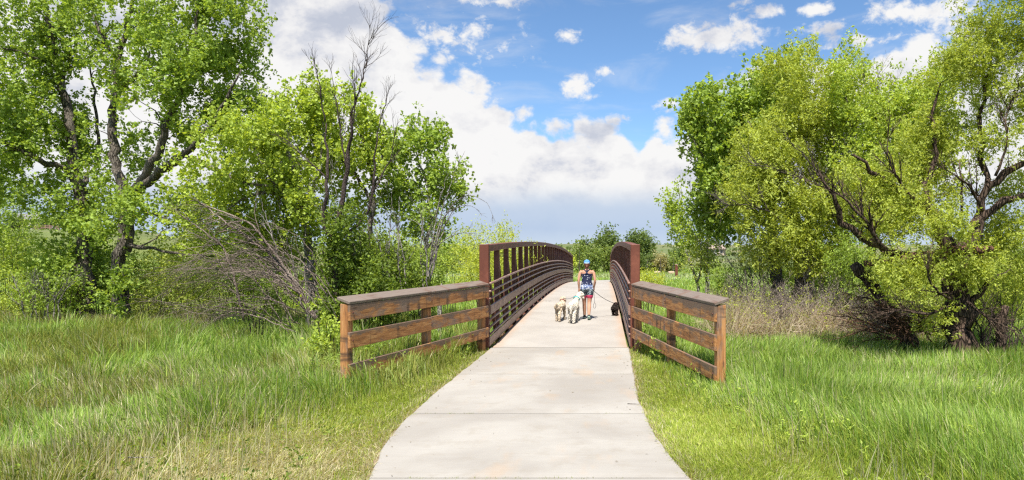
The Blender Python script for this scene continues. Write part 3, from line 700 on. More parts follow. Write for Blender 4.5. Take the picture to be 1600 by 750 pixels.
tree('bare_topped_tree', 'slender dark stemmed tree with bare dead twigs on top, near the fence end', 'tree', (530, 500, YD),
 [[(531, 505, YD, .075), (526, 450, YD, .07), (518, 400, YD, .065), (520, 365, YD, .06), (533, 320, YD, .055), (540, 275, YD, .05), (545, 240, YD, .045), (548, 182, YD, .024)],
  [(519, 385, YD, .05), (506, 345, YD-.2, .045), (510, 290, YD-.3, .04), (512, 240, YD-.3, .03), (508, 190, YD-.3, .014)],
  [(519, 372, YD, .04), (560, 360, YD+.3, .03), (585, 300, YD+.4, .03), (586, 250, YD+.4, .022), (590, 205, YD+.4, .015)]],
 [(535, 345, 28, 30, YD, .6, 26), (528, 395, 30, 40, YD, .6, 34), (520, 480, 28, 40, YD, .6, 22)],
 'dark', 'twig_dark', .08, .6, 60, .17, seed=16, gap=.3, droop=.6,
 bare=[([(548, 182, YD, .022), (562, 140, YD, .016), (573, 95, YD, .010), (578, 38, YD, .003)], 1, 13, 1.0),
       ([(508, 190, YD-.3, .018), (500, 140, YD-.3, .012), (490, 92, YD-.3, .004)], 1, 10, .6),
       ([(590, 205, YD+.4, .014), (600, 165, YD+.4, .01), (610, 130, YD+.4, .004)], 1, 9, .6),
       ([(540, 260, YD, .022), (530, 190, YD+.2, .015), (518, 110, YD+.2, .004)], 1, 10, .7),
       ([(545, 235, YD, .02), (555, 170, YD-.2, .013), (553, 100, YD-.2, .004)], 1, 9, .6),
       ([(583, 300, YD+.4, .02), (610, 250, YD+.6, .012), (618, 200, YD+.6, .004)], 1, 10, .7),
       ([(512, 280, YD-.3, .018), (470, 240, YD-.5, .012), (440, 215, YD-.5, .004)], 1, 9, .6)])
# grey leafless shoots between them
def bare_stems(name, label, cat, base, lines, bark_, cnt, ln, seed, dep=1, grav=0., ang=.5, tend=(0, 0, .1), group=None):
    global rng
    rng = np.random.default_rng(seed); bp = at(*base); root = thing(name, label, cat, (bp[0], bp[1], gz(bp[0], bp[1])), 0, group); mb = MB()
    for q in lines:
        P = np.array([at(a[0], a[1], a[2]) for a in q]); P, r = resample(P, [a[3] for a in q], .12); P[1:] += rng.normal(0, .01, (len(P)-1, 3))
        mb.tube(P, r, 6); spawn(mb, P, r[0], dep, cnt, ln, ang, grav, 3, tend)
    mb.build('stems', M[bark_], root, True); return root
ls = []
rs = np.random.default_rng(5)
for i in range(17):
    u = 415+i*15+rs.uniform(-10, 10); top = rs.uniform(250, 340); Yt = rs.uniform(15.6, 17.2); ls.append([(u+rs.uniform(-15, 25), 480, Yt, .02), (u+8, 400, Yt, .015), (u-rs.uniform(-20, 30), top, Yt, .005)])
bare_stems('leafless_thicket', 'thin grey leafless shoots rising between the green saplings', 'thicket', (530, 490, 17.5), ls, 'bark_grey', 7, .8, 21)
# arching shoots beside the truss
bare_stems('arching_dead_shoots', 'long thin dead shoots arching over towards the bridge truss', 'dead shoots', (690, 470, 16.5),
 [[(672, 440, 16.5, 0.0224), (690, 345, 16.5, 0.0160), (715, 310, 16.4, 0.0096), (742, 304, 16.3, 0.0064), (762, 318, 16.3, 0.0048), (774, 345, 16.2, 0.0032)],
  [(672, 440, 16.5, 0.0224), (688, 370, 16.5, 0.0160), (708, 325, 16.4, 0.0096), (730, 318, 16.3, 0.0064), (750, 330, 16.3, 0.0032)],
  [(668, 440, 16.5, 0.0192), (680, 385, 16.5, 0.0128), (715, 362, 16.4, 0.0080), (748, 366, 16.3, 0.0032)],
  [(668, 440, 16.5, 0.0192), (690, 330, 16.6, 0.0128), (712, 262, 16.6, 0.0064), (728, 235, 16.6, 0.0032)],
  [(668, 440, 16.5, 0.0192), (684, 320, 16.6, 0.0128), (700, 270, 16.6, 0.0048)]], 'bark_grey', 6, .5, 22, 1)
# dead limbs fallen out of the cottonwood
lines = []
for (u0, v0, u1, v1, u2, v2, r) in ((494, 500, 424, 398, 296, 305, .045), (500, 505, 395, 350, 300, 312, .03), (380, 500, 350, 385, 276, 330, .028)):
    lines.append([(u0, v0, 14.2, r), ((u0+u1)/2+4, (v0+v1)/2, 14.2, r*.9), (u1, v1, 14.4, r*.7), (u2, v2, 14.8, .006)])
bare_stems('fallen_dead_limb', 'long leaning dead limbs sloping down from the cottonwood into the grass', 'dead limb', (490, 510, 14.2), lines, 'bark_brown', 12, 1.2, 23, 1, .06, .6, (-.3, 0, 0))
lines = []
for i in range(38):
    u0 = rs.uniform(430, 530); v0 = rs.uniform(455, 520); up = rs.uniform(15, 135); reach = rs.uniform(120, 300); Yq = rs.uniform(13.2, 15.8)
    u2 = max(u0-reach, 205+rs.uniform(0, 50)); v2 = v0+rs.uniform(-50, 28)-up*.2; r = rs.uniform(.0055, .014)
    lines.append([(u0, v0, Yq, r), (u0-reach*.25, v0-up*.75, Yq, r*.8), (u0-reach*.55, v0-up, Yq, r*.55), (u2, v2, Yq, .003)])
bare_stems('brush_pile', 'heap of grey brown dead branches sprawling in the tall grass', 'brush pile', (420, 515, 14.5), lines, 'bark_brown', 7, .9, 24, 1, .05, .5, (-.25, 0, -.05))
# shrubs on the same side
shrub('dark green honeysuckle bush pressed against the stem of the bare topped tree', 550, 440, 16.3, 42, 75, .8, 'dark', 60, 90, .07, .6, .16, seed=31, droop=.5)
shrub('dense dark and bright green bush behind the middle of the timber fence', 600, 430, 16.5, 62, 62, 1.1, 'dark', 95, 95, .07, .6, .17, seed=32, extra=[(585, 445, 50, 40, 15.6, .5, 35)], droop=.5)
shrub('leafy green bush behind the fence beside the meadow gap', 655, 440, 17.2, 42, 55, .9, 'cotton', 50, 80, .07, .6, .17, seed=33)
shrub('low fresh green sapling at the foot of the fence end', 512, 520, 11.6, 26, 38, .4, 'cotton_y', 16, 70, .07, .55, .12, seed=34, stems=4)
shrub('large yellow-green willow bush beyond the first truss panels', 765, 415, 25, 60, 48, 2.2, 'yellow', 130, 85, .08, .4, .26, seed=35, gap=.35, extra=[(790, 372, 16, 22, 25, .6, 10), (754, 376, 14, 20, 25, .6, 8)])
shrub('yellow-green willow bush half way along the truss', 815, 418, 38, 36, 36, 1.4, 'yellow', 80, 80, .10, .4, .32, seed=36, gap=.3)
shrub('spreading willow bush at the meadow gap beside the truss', 700, 385, 34, 40, 22, 1.5, 'cotton_y', 55, 80, .09, .45, .26, seed=37)
shrub('small green bush growing up through the middle of the dead branches', 405, 470, 14.9, 42, 34, .7, 'cotton', 26, 60, .055, .5, .14, seed=49)
shrub('yellowish bush under the low cottonwood limb', 30, 420, 20.5, 75, 62, 2, 'cotton_y', 120, 85, .07, .6, .22, seed=38)
shrub('green bush in front of the two cottonwood trunks', 95, 455, 19, 50, 42, 1, 'cotton', 50, 80, .07, .6, .2, seed=39)
shrub('low yellow green bush at the foot of the forked cottonwood', 238, 470, 18.8, 45, 32, 1, 'willow', 45, 70, .06, .6, .19, seed=40)
shrub('olive bush showing through the dead branches', 340, 450, 20.5, 85, 50, 1.6, 'willow', 105, 80, .06, .5, .22, seed=41)
shrub('green bush behind the leaning grey trunks', 445, 445, 21, 60, 60, 1.6, 'cotton_y', 80, 80, .07, .6, .22, seed=42)
shrub('dark bush in the gap between the two cottonwood trunks', 160, 430, 21.5, 48, 70, 1.4, 'dark', 70, 80, .08, .7, .22, seed=43)
shrub('tall leafy bush growing at the far end of the meadow strip', 5, 345, 24, 45, 85, 2, 'cotton', 100, 80, .08, .7, .26, seed=44)
shrub('pale olive bush low between the cottonwoods and the dead branches', 275, 420, 23, 70, 62, 1.6, 'willow', 110, 85, .08, .55, .26, seed=45)
shrub('tall olive bush filling the view behind the brush pile', 370, 400, 23.5, 85, 70, 1.8, 'cotton_y', 130, 85, .08, .6, .27, seed=46)
shrub('low olive bush behind the brown twiggy shrub', 60, 475, 19.5, 70, 32, 1, 'willow', 60, 75, .06, .5, .2, seed=47)
shrub('light green bush closing the gap behind the fence shrubs', 600, 400, 23, 70, 50, 1.6, 'cotton_y', 90, 85, .08, .6, .26, seed=48)
shrub('soft green bush between the willow trunks and the meadow', 1235, 425, 24, 75, 48, 1.6, 'willow', 100, 85, .08, .5, .27, seed=76)
shrub('rounded olive bush behind the dry brush and broad willow trunk', 1300, 435, 22, 70, 52, 1.6, 'cotton_y', 90, 85, .07, .5, .26, seed=77)
shrub('sprawling green bush closing the view behind the knobbly dead stem', 1540, 430, 19, 95, 60, 1.6, 'cotton_y', 120, 85, .07, .5, .24, seed=78)
ls = [[(40+i*9, 500, 18.2, .02), (38+i*10+rs.uniform(-8, 8), 470, 18.2, .012), (25+i*14+rs.uniform(-15, 15), 435+rs.uniform(-8, 12), 18.2, .004)] for i in range(7)]
bare_stems('twiggy_dead_shrub', 'brown twiggy leafless shrub in front of the yellowish bush', 'shrub', (60, 500, 18.2), ls, 'bark_grey', 9, .6, 25, 1)

# ---- right bank
YR = 23.0
tree('cottonwood_tree', 'fresh green cottonwood whose crown edge stands nearest the arched bridge', 'tree', (1220, 445, YR),
 [[(1216, 460, YR, .22), (1212, 400, YR, .19), (1205, 340, YR, .16), (1190, 280, YR, .12), (1170, 210, YR, .08), (1150, 160, YR, .03)],
  [(1210, 360, YR, .10), (1160, 320, YR-.5, .07), (1115, 270, YR-.8, .04), (1085, 220, YR-1, .015)],
  [(1205, 330, YR, .10), (1235, 250, YR, .07), (1240, 150, YR, .03), (1245, 90, YR, .012)],
  [(1190, 280, YR, .06), (1140, 240, YR-1, .04), (1110, 180, YR-1, .015)]],
 [(1092, 190, 32, 44, YR-.5, 1.2, 38), (1125, 185, 50, 60, YR-.5, 1.6, 75), (1170, 190, 60, 60, YR, 1.8, 95), (1115, 265, 42, 58, YR-.5, 1.5, 62), (1165, 280, 60, 60, YR-.8, 1.6, 85), (1205, 140, 50, 50, YR, 1.6, 55), (1120, 345, 36, 40, YR, 1.3, 34), (1105, 320, 22, 30, YR, 1, 14)],
 'cotton', 'bark', .11, .9, 88, .24, seed=51, gap=.44)
tree('willow_tree', 'broad yellow-green willow with dark slanting limbs behind the dry brush', 'tree', (1255, 460, 20.5),
 [[(1258, 470, 20.5, .26), (1252, 420, 20.5, .22), (1250, 375, 20.5, .19), (1240, 330, 20.5, .15), (1215, 280, 20.3, .10), (1190, 235, 20, .05), (1170, 190, 20, .02)],
  [(1250, 380, 20.5, .13), (1285, 310, 20.3, .10), (1300, 240, 20, .07), (1290, 160, 20, .03)],
  [(1245, 350, 20.5, .09), (1200, 320, 19.8, .06), (1150, 300, 19.5, .03)],
  [(1252, 400, 20.5, .08), (1230, 360, 19.8, .06), (1190, 345, 19.4, .03)]],
 [(1235, 110, 42, 38, 20.5, 1.4, 50), (1260, 170, 62, 55, 20.3, 1.8, 115), (1215, 230, 62, 55, 19.8, 1.6, 115), (1290, 235, 62, 60, 19.8, 1.6, 105), (1185, 305, 60, 45, 19.3, 1.4, 80), (1255, 330, 60, 42, 19.2, 1.3, 60), (1320, 160, 40, 60, 20.3, 1.6, 60), (1310, 320, 55, 55, 19.0, 1.3, 75), (1210, 375, 60, 34, 19.2, 1.1, 55), (1290, 390, 60, 34, 18.8, 1.0, 55), (1180, 260, 50, 50, 19.5, 1.3, 50)],
 'willow', 'bark', .095, .42, 105, .21, seed=52, gap=.44,
 bare=[([(1308, 350, 18.6, .05), (1296, 315, 18.6, .035), (1262, 285, 18.5, .025), (1215, 262, 18.4, .014), (1170, 258, 18.3, .005)], 1, 12, 1.3), ([(1300, 325, 18.6, .035), (1285, 280, 18.5, .02), (1250, 235, 18.5, .012), (1220, 215, 18.4, .004)], 1, 10, 1.1),
       ([(1296, 315, 18.6, .03), (1310, 260, 18.5, .02), (1330, 215, 18.5, .012), (1340, 180, 18.4, .004)], 1, 10, 1.1), ([(1240, 360, 18.6, .04), (1205, 330, 18.5, .025), (1160, 318, 18.4, .014), (1125, 322, 18.3, .004)], 1, 12, 1.1)])
tree('purple_twigged_tree', 'green tree with a tuft of bare reddish twigs at its very top', 'tree', (1360, 460, 18.5),
 [[(1358, 480, 18.5, .16), (1360, 400, 18.5, .13), (1368, 300, 18.5, .10), (1372, 220, 18.5, .06), (1370, 160, 18.5, .02)],
  [(1364, 330, 18.5, .08), (1400, 250, 18.5, .05), (1415, 170, 18.5, .02)],
  [(1364, 320, 18.5, .07), (1335, 240, 18.5, .05), (1320, 150, 18.5, .02)]],
 [(1325, 140, 34, 60, 18.6, 1.2, 46), (1435, 150, 40, 42, 18.4, 1.1, 40), (1450, 215, 40, 45, 18.2, 1.1, 40), (1475, 120, 34, 50, 18.4, 1.0, 30), (1400, 175, 55, 50, 18.5, 1.5, 72), (1360, 240, 70, 60, 18.3, 1.5, 95), (1420, 250, 45, 60, 18, 1.3, 42), (1350, 180, 40, 40, 18.5, 1.3, 36), (1380, 330, 50, 40, 18, 1.2, 35)],
 'cotton_y', 'bark', .09, .5, 85, .19, seed=53, gap=.42,
 bare=[([(1366, 190, 18.5, .016), (1358, 150, 18.5, .01), (1350, 112, 18.5, .003)], 1, 12, .7), ([(1368, 190, 18.5, .016), (1370, 145, 18.5, .01), (1375, 105, 18.5, .003)], 1, 12, .7), ([(1370, 190, 18.5, .016), (1385, 155, 18.5, .01), (1398, 125, 18.5, .003)], 1, 10, .6)])
YW = 12.6
tree('old_willow', 'gnarled old willow with thick dark split trunk and reddish broken wood in its fork', 'tree', (1497, 565, YW),
 [[(1500, 572, YW, .33), (1500, 520, YW, .27), (1497, 460, YW, .235), (1492, 410, YW, .22), (1490, 385, YW, .19)],
  [(1492, 412, YW, .15), (1511, 376, YW, .12), (1528, 345, YW, .11), (1545, 325, YW-.1, .085), (1570, 316, YW-.2, .065), (1602, 306, YW-.3, .055), (1660, 290, YW-.4, .04)],
  [(1532, 342, YW, .09), (1540, 300, YW, .075), (1548, 280, YW, .065), (1572, 264, YW-.2, .07), (1605, 252, YW-.3, .05), (1650, 200, YW-.3, .03)],
  [(1543, 292, YW, .06), (1535, 240, YW+.2, .045), (1530, 180, YW+.3, .035), (1545, 110, YW+.3, .025), (1560, 40, YW+.3, .015)],
  [(1490, 400, YW, .15), (1480, 372, YW, .14), (1462, 340, YW, .12), (1447, 318, YW, .10), (1428, 308, YW-.1, .065), (1402, 298, YW-.3, .06), (1378, 280, YW-.5, .05), (1360, 262, YW-.6, .04), (1335, 245, YW-.7, .02)],
  [(1447, 320, YW, .06), (1452, 280, YW+.2, .05), (1465, 230, YW+.3, .04), (1455, 170, YW+.4, .03), (1470, 130, YW+.4, .015)],
  [(1470, 408, YW+.1, .14), (1430, 408, YW, .11), (1400, 398, YW-.2, .09), (1372, 384, YW-.4, .07), (1345, 372, YW-.5, .06), (1320, 350, YW-.6, .055), (1311, 325, YW-.7, .045), (1300, 300, YW-.8, .035), (1280, 270, YW-.8, .02)],
  [(1470, 330, YW, .03), (1500, 360, YW-.4, .03), (1505, 300, YW-.5, .02), (1500, 250, YW-.5, .01)],
  [(1500, 480, YW, .07), (1535, 452, YW-.4, .05), (1560, 430, YW-.5, .02)]],
 [(1560, 60, 60, 60, YW+.4, 1.2, 80), (1590, 170, 60, 60, YW, 1.2, 70), (1520, 110, 50, 40, YW+.4, 1.0, 46), (1480, 90, 30, 40, YW+.4, .8, 26), (1465, 240, 30, 40, YW+.5, .7, 22), (1555, 215, 50, 30, YW, 1, 22), (1400, 300, 60, 35, YW-.3, .9, 48), (1350, 290, 50, 45, YW-.5, .8, 40), (1430, 435, 66, 34, YW-.8, .5, 44), (1485, 425, 30, 30, YW-.8, .4, 13), (1480, 345, 40, 30, YW-.7, .5, 26), (1420, 260, 60, 50, YW+.8, .8, 60), (1410, 330, 60, 30, YW+.4, .7, 40), (1530, 420, 40, 30, YW-.5, .5, 22), (1570, 300, 35, 25, YW+.5, .5, 16), (1445, 200, 45, 50, YW+.7, .9, 40), (1590, 350, 40, 30, YW, .6, 24),
  (1380, 350, 62, 26, YW-.4, .7, 34), (1480, 290, 45, 35, YW+.6, .8, 22), (1560, 380, 50, 30, YW+.4, .8, 32), (1600, 420, 40, 50, YW+.4, .8, 32), (1610, 60, 40, 80, YW, 1.2, 45), (1490, 180, 32, 40, YW+.4, .7, 18), (1460, 490, 45, 22, YW-.5, .4, 12), (1590, 260, 30, 30, YW, .8, 10),
  (1590, -40, 90, 50, YW, 1.3, 50), (1530, 470, 50, 30, YW+.8, .5, 14)],
 'willow', 'bark_dark', .058, .42, 115, .13, seed=54, gap=.44, wiggle=.035, knobs=.35,
 bare=[([(1380, 390, YW-.8, .04), (1350, 340, YW-1, .028), (1310, 300, YW-1.1, .018), (1262, 285, YW-1.1, .005)], 1, 14, .8), ([(1428, 310, YW-.6, .03), (1400, 280, YW-.8, .02), (1385, 240, YW-.8, .012), (1390, 200, YW-.8, .004)], 1, 12, .7),
       ([(1480, 480, YW-.6, .03), (1445, 492, YW-1, .022), (1400, 480, YW-1.2, .014), (1365, 500, YW-1.2, .004)], 1, 14, .6), ([(1490, 470, YW-.5, .03), (1460, 455, YW-1, .02), (1445, 420, YW-1.1, .012), (1455, 380, YW-1.1, .004)], 1, 12, .5),
       ([(1535, 330, YW-.3, .03), (1515, 290, YW-.5, .02), (1490, 270, YW-.6, .012), (1470, 262, YW-.6, .004)], 1, 12, .6), ([(1555, 275, YW-.3, .03), (1575, 230, YW-.4, .02), (1570, 180, YW-.4, .012), (1590, 140, YW-.4, .004)], 1, 12, .6),
       ([(1510, 470, YW-.4, .03), (1545, 500, YW-.6, .02), (1580, 510, YW-.6, .012), (1600, 540, YW-.6, .004)], 1, 12, .5)])
# broken wood lying in the willow's fork, and the leaning dead trunk
def log(name, label, cat, pts, bark_, seed, n=8, ln=.5, base=None):
    global rng
    rng = np.random.default_rng(seed); P = np.array([at(*a[:3]) for a in pts]); P, r = resample(P, [a[3] for a in pts], .12)
    P[1:] += rng.normal(0, .012, (len(P)-1, 3)); mb = MB(); b = P[0]; root = thing(name, label, cat, (b[0], b[1], min(b[2], gz(b[0], b[1])) if base is None else b[2]))
    mb.tube(P, r*(1+(rng.random(len(r))-.5)*.3), 12); V = mb.V[-1]
    for i in range(len(V)-2): V[i] += np.array(mnoise.noise_vector(Vector(V[i]*7)))*.025
    spawn(mb, P, .03, 1, n, ln, .9, .02, 4); mb.build('wood', M[bark_], root, True)
log('leaning_dead_trunk', 'dark rotting trunk leaning up out of the dry brush beside the old willow', 'dead trunk', [(1432, 560, 13.2, .17), (1415, 525, 13.2, .15), (1390, 490, 13.2, .13), (1366, 448, 13.2, .115), (1345, 425, 13.2, .12), (1333, 412, 13.2, .08)], 'bark_dark', 61, 12, .8)
log('broken_branch', 'reddish broken branch jammed level across the old willow fork', 'branch', [(1350, 412, 12.2, .05), (1400, 405, 12.2, .055), (1450, 400, 12.15, .07), (1500, 392, 12.1, .08), (1552, 388, 12.1, .06)], 'bark_red', 62, 16, .45, base=1)
log('dead_stump', 'short knobbly dead stem standing in the undergrowth beside the old willow', 'stump', [(1562, 572, 12.4, .11), (1562, 530, 12.4, .08), (1566, 500, 12.4, .085), (1572, 478, 12.4, .05)], 'bark_dark', 63, 12, .5)
lines = []
for i in range(26):
    u0 = rs.uniform(1390, 1470); v0 = rs.uniform(500, 545); u2 = u0-rs.uniform(40, 150); v2 = v0+rs.uniform(-60, 20); Yq = rs.uniform(12.0, 13)
    lines.append([(u0, v0, Yq, .014), ((u0+u2)/2, (v0+v2)/2-rs.uniform(0, 22), Yq, .009), (u2, v2, Yq, .003)])
bare_stems('dead_branches', 'tangle of fallen dark brown twigs at the foot of the old willow', 'branches', (1430, 560, 12.4), lines, 'bark_red', 7, .5, 26, 1)
lines = []
for i in range(24):
    u0 = rs.uniform(1520, 1600); lines.append([(u0, 570, 12.6, .014), (u0+rs.uniform(-20, 20), 520, 12.6, .010), (u0+rs.uniform(-45, 45), rs.uniform(440, 500), 12.7, .003)])
bare_stems('twiggy_undergrowth', 'brown bare stems crowded round the knobbly dead stem', 'undergrowth', (1560, 575, 12.6), lines, 'twig_dark', 6, .5, 27, 1)
for i, (u, Y, lab) in enumerate([(1185, 15.6, 'low leafless tan bush in the dry brush nearest the fence end'), (1262, 16.2, 'low leafless tan bush in the dry brush under the broad willow'), (1335, 15.4, 'low leafless tan bush between the broad willow and the leaning trunk'), (1392, 14.4, 'tangled leafless bush right beside the leaning dead trunk'), (1150, 18.5, 'leafless bush at the back of the dry brush beside the ashen bush'), (1225, 14.8, 'leafless bush where the tall grass meets the dry brush, second from the fence end'), (1300, 18.0, 'leafless bush at the back of the dry brush below the broad willow trunk'), (1210, 17.6, 'leafless bush at the back of the dry brush between the ashen bushes'), (1365, 17.2, 'leafless bush at the back of the dry brush behind the leaning trunk')]):
    vb = V0+(CZ-gz(at(u, 500, Y)[0], Y))*FPX/Y; ls = [[(u+rs.uniform(-25, 25), vb+3, Y+rs.uniform(-.4, .4), .011), (u+rs.uniform(-35, 35), vb-35, Y, .007), (u+rs.uniform(-60, 60), vb-rs.uniform(60, 95), Y, .002)] for _ in range(26)]
    bare_stems('leafless_bush', lab, 'bush', (u, vb, Y), ls, 'bark_tan', 7, .45, 140+i, 1, 0, .5, group='leafless bushes in the dry brush')
shrub('green bush behind the gnarled willow trunk', 1570, 455, 16, 75, 65, 1.2, 'willow', 80, 85, .06, .5, .19, seed=71)
shrub('dark leafy bush under the broad willow', 1330, 415, 17.5, 45, 55, 1, 'cotton', 55, 80, .07, .5, .19, seed=72)
shrub('olive bush behind the leaning dead trunk', 1420, 450, 17, 60, 50, 1, 'willow', 60, 80, .06, .5, .19, seed=73)
YP = 30
tree('slender_poplar', 'slender pale poplar standing apart between the far meadow and the big trees', 'tree', (1098, 440, YP),
 [[(1104, 450, YP, .10), (1104, 400, YP, .09), (1106, 350, YP, .06), (1100, 310, YP, .03), (1096, 290, YP, .01)], [(1104, 400, YP, .05), (1080, 360, YP, .04), (1062, 310, YP, .015), (1060, 290, YP, .006)]],
 [(1052, 322, 12, 22, YP, .6, 16), (1062, 350, 18, 22, YP, .7, 24), (1090, 375, 18, 20, YP, .8, 12), (1110, 345, 20, 40, YP, .8, 22)],
 'cotton_y', 'bark_pale', .10, .85, 65, .27, seed=55, gap=.36, bare=[([(1066, 320, YP, .012), (1064, 290, YP, .007), (1066, 270, YP, .003)], 0, 7, .7), ([(1076, 330, YP, .012), (1080, 300, YP, .007), (1078, 280, YP, .003)], 0, 7, .7)])
YQ = 23
tree('forked_sapling', 'small olive-yellow sapling with a dark forked stem just behind the fence post', 'tree', (1090, 460, YQ),
 [[(1092, 470, YQ, .05), (1090, 440, YQ, .045), (1080, 415, YQ, .03), (1070, 390, YQ, .01)], [(1090, 440, YQ, .035), (1098, 405, YQ, .025), (1095, 375, YQ, .01)], [(1104, 455, YQ, .03), (1105, 420, YQ, .03), (1106, 380, YQ, .01)]],
 [(1096, 388, 24, 22, YQ, .7, 24), (1092, 418, 22, 16, YQ, .7, 14), (1106, 415, 16, 20, YQ, .6, 12)], 'willow', 'bark_pale', .07, .5, 70, .2, seed=56, gap=.36)
ls = [[(1160+i*9, 465, 20, .018), (1150+i*11+rs.uniform(-8, 8), 425, 20, .01), (1135+i*14+rs.uniform(-15, 15), 385+rs.uniform(-12, 12), 20, .003)] for i in range(7)]
bare_stems('grey_dead_bush', 'ashen leafless bush in front of the fresh green cottonwood', 'shrub', (1170, 465, 20), ls, 'bark_grey', 9, .9, 28, 1, .03)
ls = [[(1265+i*9, 470, 18.6, .018), (1262+i*11+rs.uniform(-8, 8), 430, 18.6, .01), (1250+i*14+rs.uniform(-15, 15), 395+rs.uniform(-12, 12), 18.6, .003)] for i in range(7)]
bare_stems('grey_dead_bush', 'ashen leafless bush at the foot of the broad willow', 'shrub', (1290, 470, 18.6), ls, 'bark_grey', 9, .8, 29, 1, .03)
shrub('green shrub between the ashen bush and the sapling', 1140, 440, 21, 38, 32, .9, 'cotton', 38, 75, .07, .5, .18, seed=74)
shrub('bright yellow bush just behind the end post and fence of the willow side', 1014, 441, 24, 24, 12, 1, 'yellow', 34, 75, .07, .5, .19, seed=75, stems=5)
# ---- far trees and shrubs across the meadow
def far_tree(name, label, u, vtop, vbase, Y, w, pal, seed, n=60, cat='tree', group=None):
    h = (vbase-vtop); 
    return tree(name, label, cat, (u, vbase, Y), [[(u, vbase+3, Y, .3), (u, vbase-h*.3, Y, .2), (u+2, vtop+h*.3, Y, .1), (u, vtop+h*.08, Y, .03)]],
     [(u, vtop+h*.42, w, h*.42, Y, w/FPX*Y, n), (u-w*.4, vtop+h*.55, w*.6, h*.3, Y, w/FPX*Y*.7, n//3), (u+w*.4, vtop+h*.6, w*.6, h*.3, Y, w/FPX*Y*.7, n//3)], pal, 'bark', .26, .9, 48, .5, seed=seed, twigs=True, gap=.36, group=group)
far_tree('far_cottonwood', 'dark ragged cottonwood on the skyline above the woman', 950, 354, 418, 108, 19, 'far', 81, 85)
far_tree('far_cottonwood', 'round dark cottonwood rising right behind the right truss', 998, 359, 420, 104, 21, 'far', 82, 110)
far_tree('far_cottonwood', 'small far tree sticking up left of the ragged one', 915, 374, 418, 112, 8, 'far', 83, 26)
far_tree('far_cottonwood', 'tiny dark tree on the skyline right of the steel post', 1062, 384, 418, 120, 8, 'far', 84, 26)
hs = np.random.default_rng(9)
for i, (u, vt, w, pal, lab) in enumerate([(905, 384, 15, 'far_l', 'rounded light green far bush at the truss end'), (925, 386, 15, 'far_l', 'rounded far bush beneath the small far tree'), (948, 382, 17, 'far_l', 'big light green far bush beneath the ragged cottonwood'), (968, 385, 16, 'far_l', 'far bush between the two trusses near the right one'),
                                          (985, 392, 14, 'far', 'dark far bush behind the right truss'), (1012, 398, 14, 'far', 'dark far bush right of the steel end post'), (1032, 396, 15, 'sage', 'sage coloured far bush under the hill'), (1052, 398, 13, 'far_l', 'far bush behind the steel marker post'),
                                          (884, 398, 12, 'yellow', 'yellowish far bush seen over the truss end'), (700, 392, 20, 'far_l', 'far bush closing the meadow gap'), (650, 398, 22, 'far_l', 'wide far bush behind the fence shrubs')]):
    c = at(u, 419, 98); vb = V0+(CZ-gz(c[0], 98))*FPX/98; hh = vb-vt
    tree('far_bush', lab, 'shrub', (u, vb, 98), [[(u, vb, 98, .1), (u, vt+hh*.5, 98, .04), (u, vt+hh*.2, 98, .02)]], [(u, vt+hh*.5, w, hh*.52, 98+hs.uniform(-3, 3), 1.3, 46)], pal, 'bark', .22, .8, 55, .42, seed=90+i, gap=.25, crown_name='foliage', group='bushes beyond the meadow')
# bushes on the left hillside near the houses
for i, (u, v, Y, w) in enumerate([(75, 348, 230, 16), (100, 350, 215, 16), (20, 350, 240, 14), (125, 352, 210, 12)]):
    c = at(u, v, Y); vb = V0+(CZ-gz(c[0], Y))*FPX/Y; 
    tree('hillside_tree', ['leafy tree right beside the far house', 'leafy tree at the end of the far rail fence', 'tree on the other side of the far house', 'far tree seen between the cottonwood trunks'][i], 'tree', (u, vb, Y), [[(u, vb, Y, .25), (u, vb-14, Y, .12)]],
         [(u, vb-13, w, 13, Y, 3, 40)], 'far', 'bark', .5, .9, 40, .9, seed=120+i, gap=.2, group='trees by the far house')
# ------------------------------------------------------------------ far house, rail fence, marker post
def box(mb, c, s): c = np.array(c, float); mb.beam(c-(0, s[1]/2, 0), c+(0, s[1]/2, 0), s[0], s[2], min(s)*.03)
def house(name, label, u, v, Y, w, d, h, wallc, roofc, rz, chim=True):
    c = at(u, v, Y); g = gz(c[0], Y); root = thing(name, label, 'house', (c[0], Y, g), rz)
    def lk(n, mb, m, par=root):
        o = bpy.data.objects.new(n, mb.mesh(n)); o.data.materials.append(m); C.objects.link(o); o.parent = par; return o
    W = plain(name+'_wall', wallc, .9, .1, 2); Rf = plain(name+'_roof', roofc, .9, .2, 3); Gl = plain('dark_glass', (.03, .035, .04), .2, .1); Tr = plain('white_trim', (.7, .68, .64), .6, .05)
    m = MB(); box(m, (0, 0, h/2-.3), (w, d, h+.6)); wall = lk('wall', m, W)
    m = MB(); e = .5; rh = w*.28; X, Y_ = w/2+e, d/2+e
    V = [(-X, -Y_, h), (X, -Y_, h), (X, Y_, h), (-X, Y_, h), (-X, -Y_, h+.15), (X, -Y_, h+.15), (X, Y_, h+.15), (-X, Y_, h+.15), (-X+1.2, 0, h+rh), (X-1.2, 0, h+rh)]
    m.add(V, [(0, 3, 2, 1), (0, 1, 5, 4), (1, 2, 6, 5), (2, 3, 7, 6), (3, 0, 4, 7), (4, 5, 9, 8), (6, 7, 8, 9)], [(5, 6, 9), (7, 4, 8)]); roof = lk('roof', m, Rf)
    if chim:
        m = MB(); box(m, (w*.2, 0, h+rh), (.8, .8, 1.6)); lk('chimney', m, W, roof)
    for wx in np.linspace(-w*.36, w*.36, 4):
        m = MB(); box(m, (wx, -d/2-.02, h*.55), (1.3, .08, 1.3)); wn = lk('window', m, Tr)
        m = MB(); box(m, (wx, -d/2-.07, h*.55), (1.1, .04, 1.1)); lk('pane', m, Gl, wn)
    m = MB(); box(m, (w*.05, -d/2-.03, 1.05), (1.0, .08, 2.1)); lk('door', m, Tr)
    return root
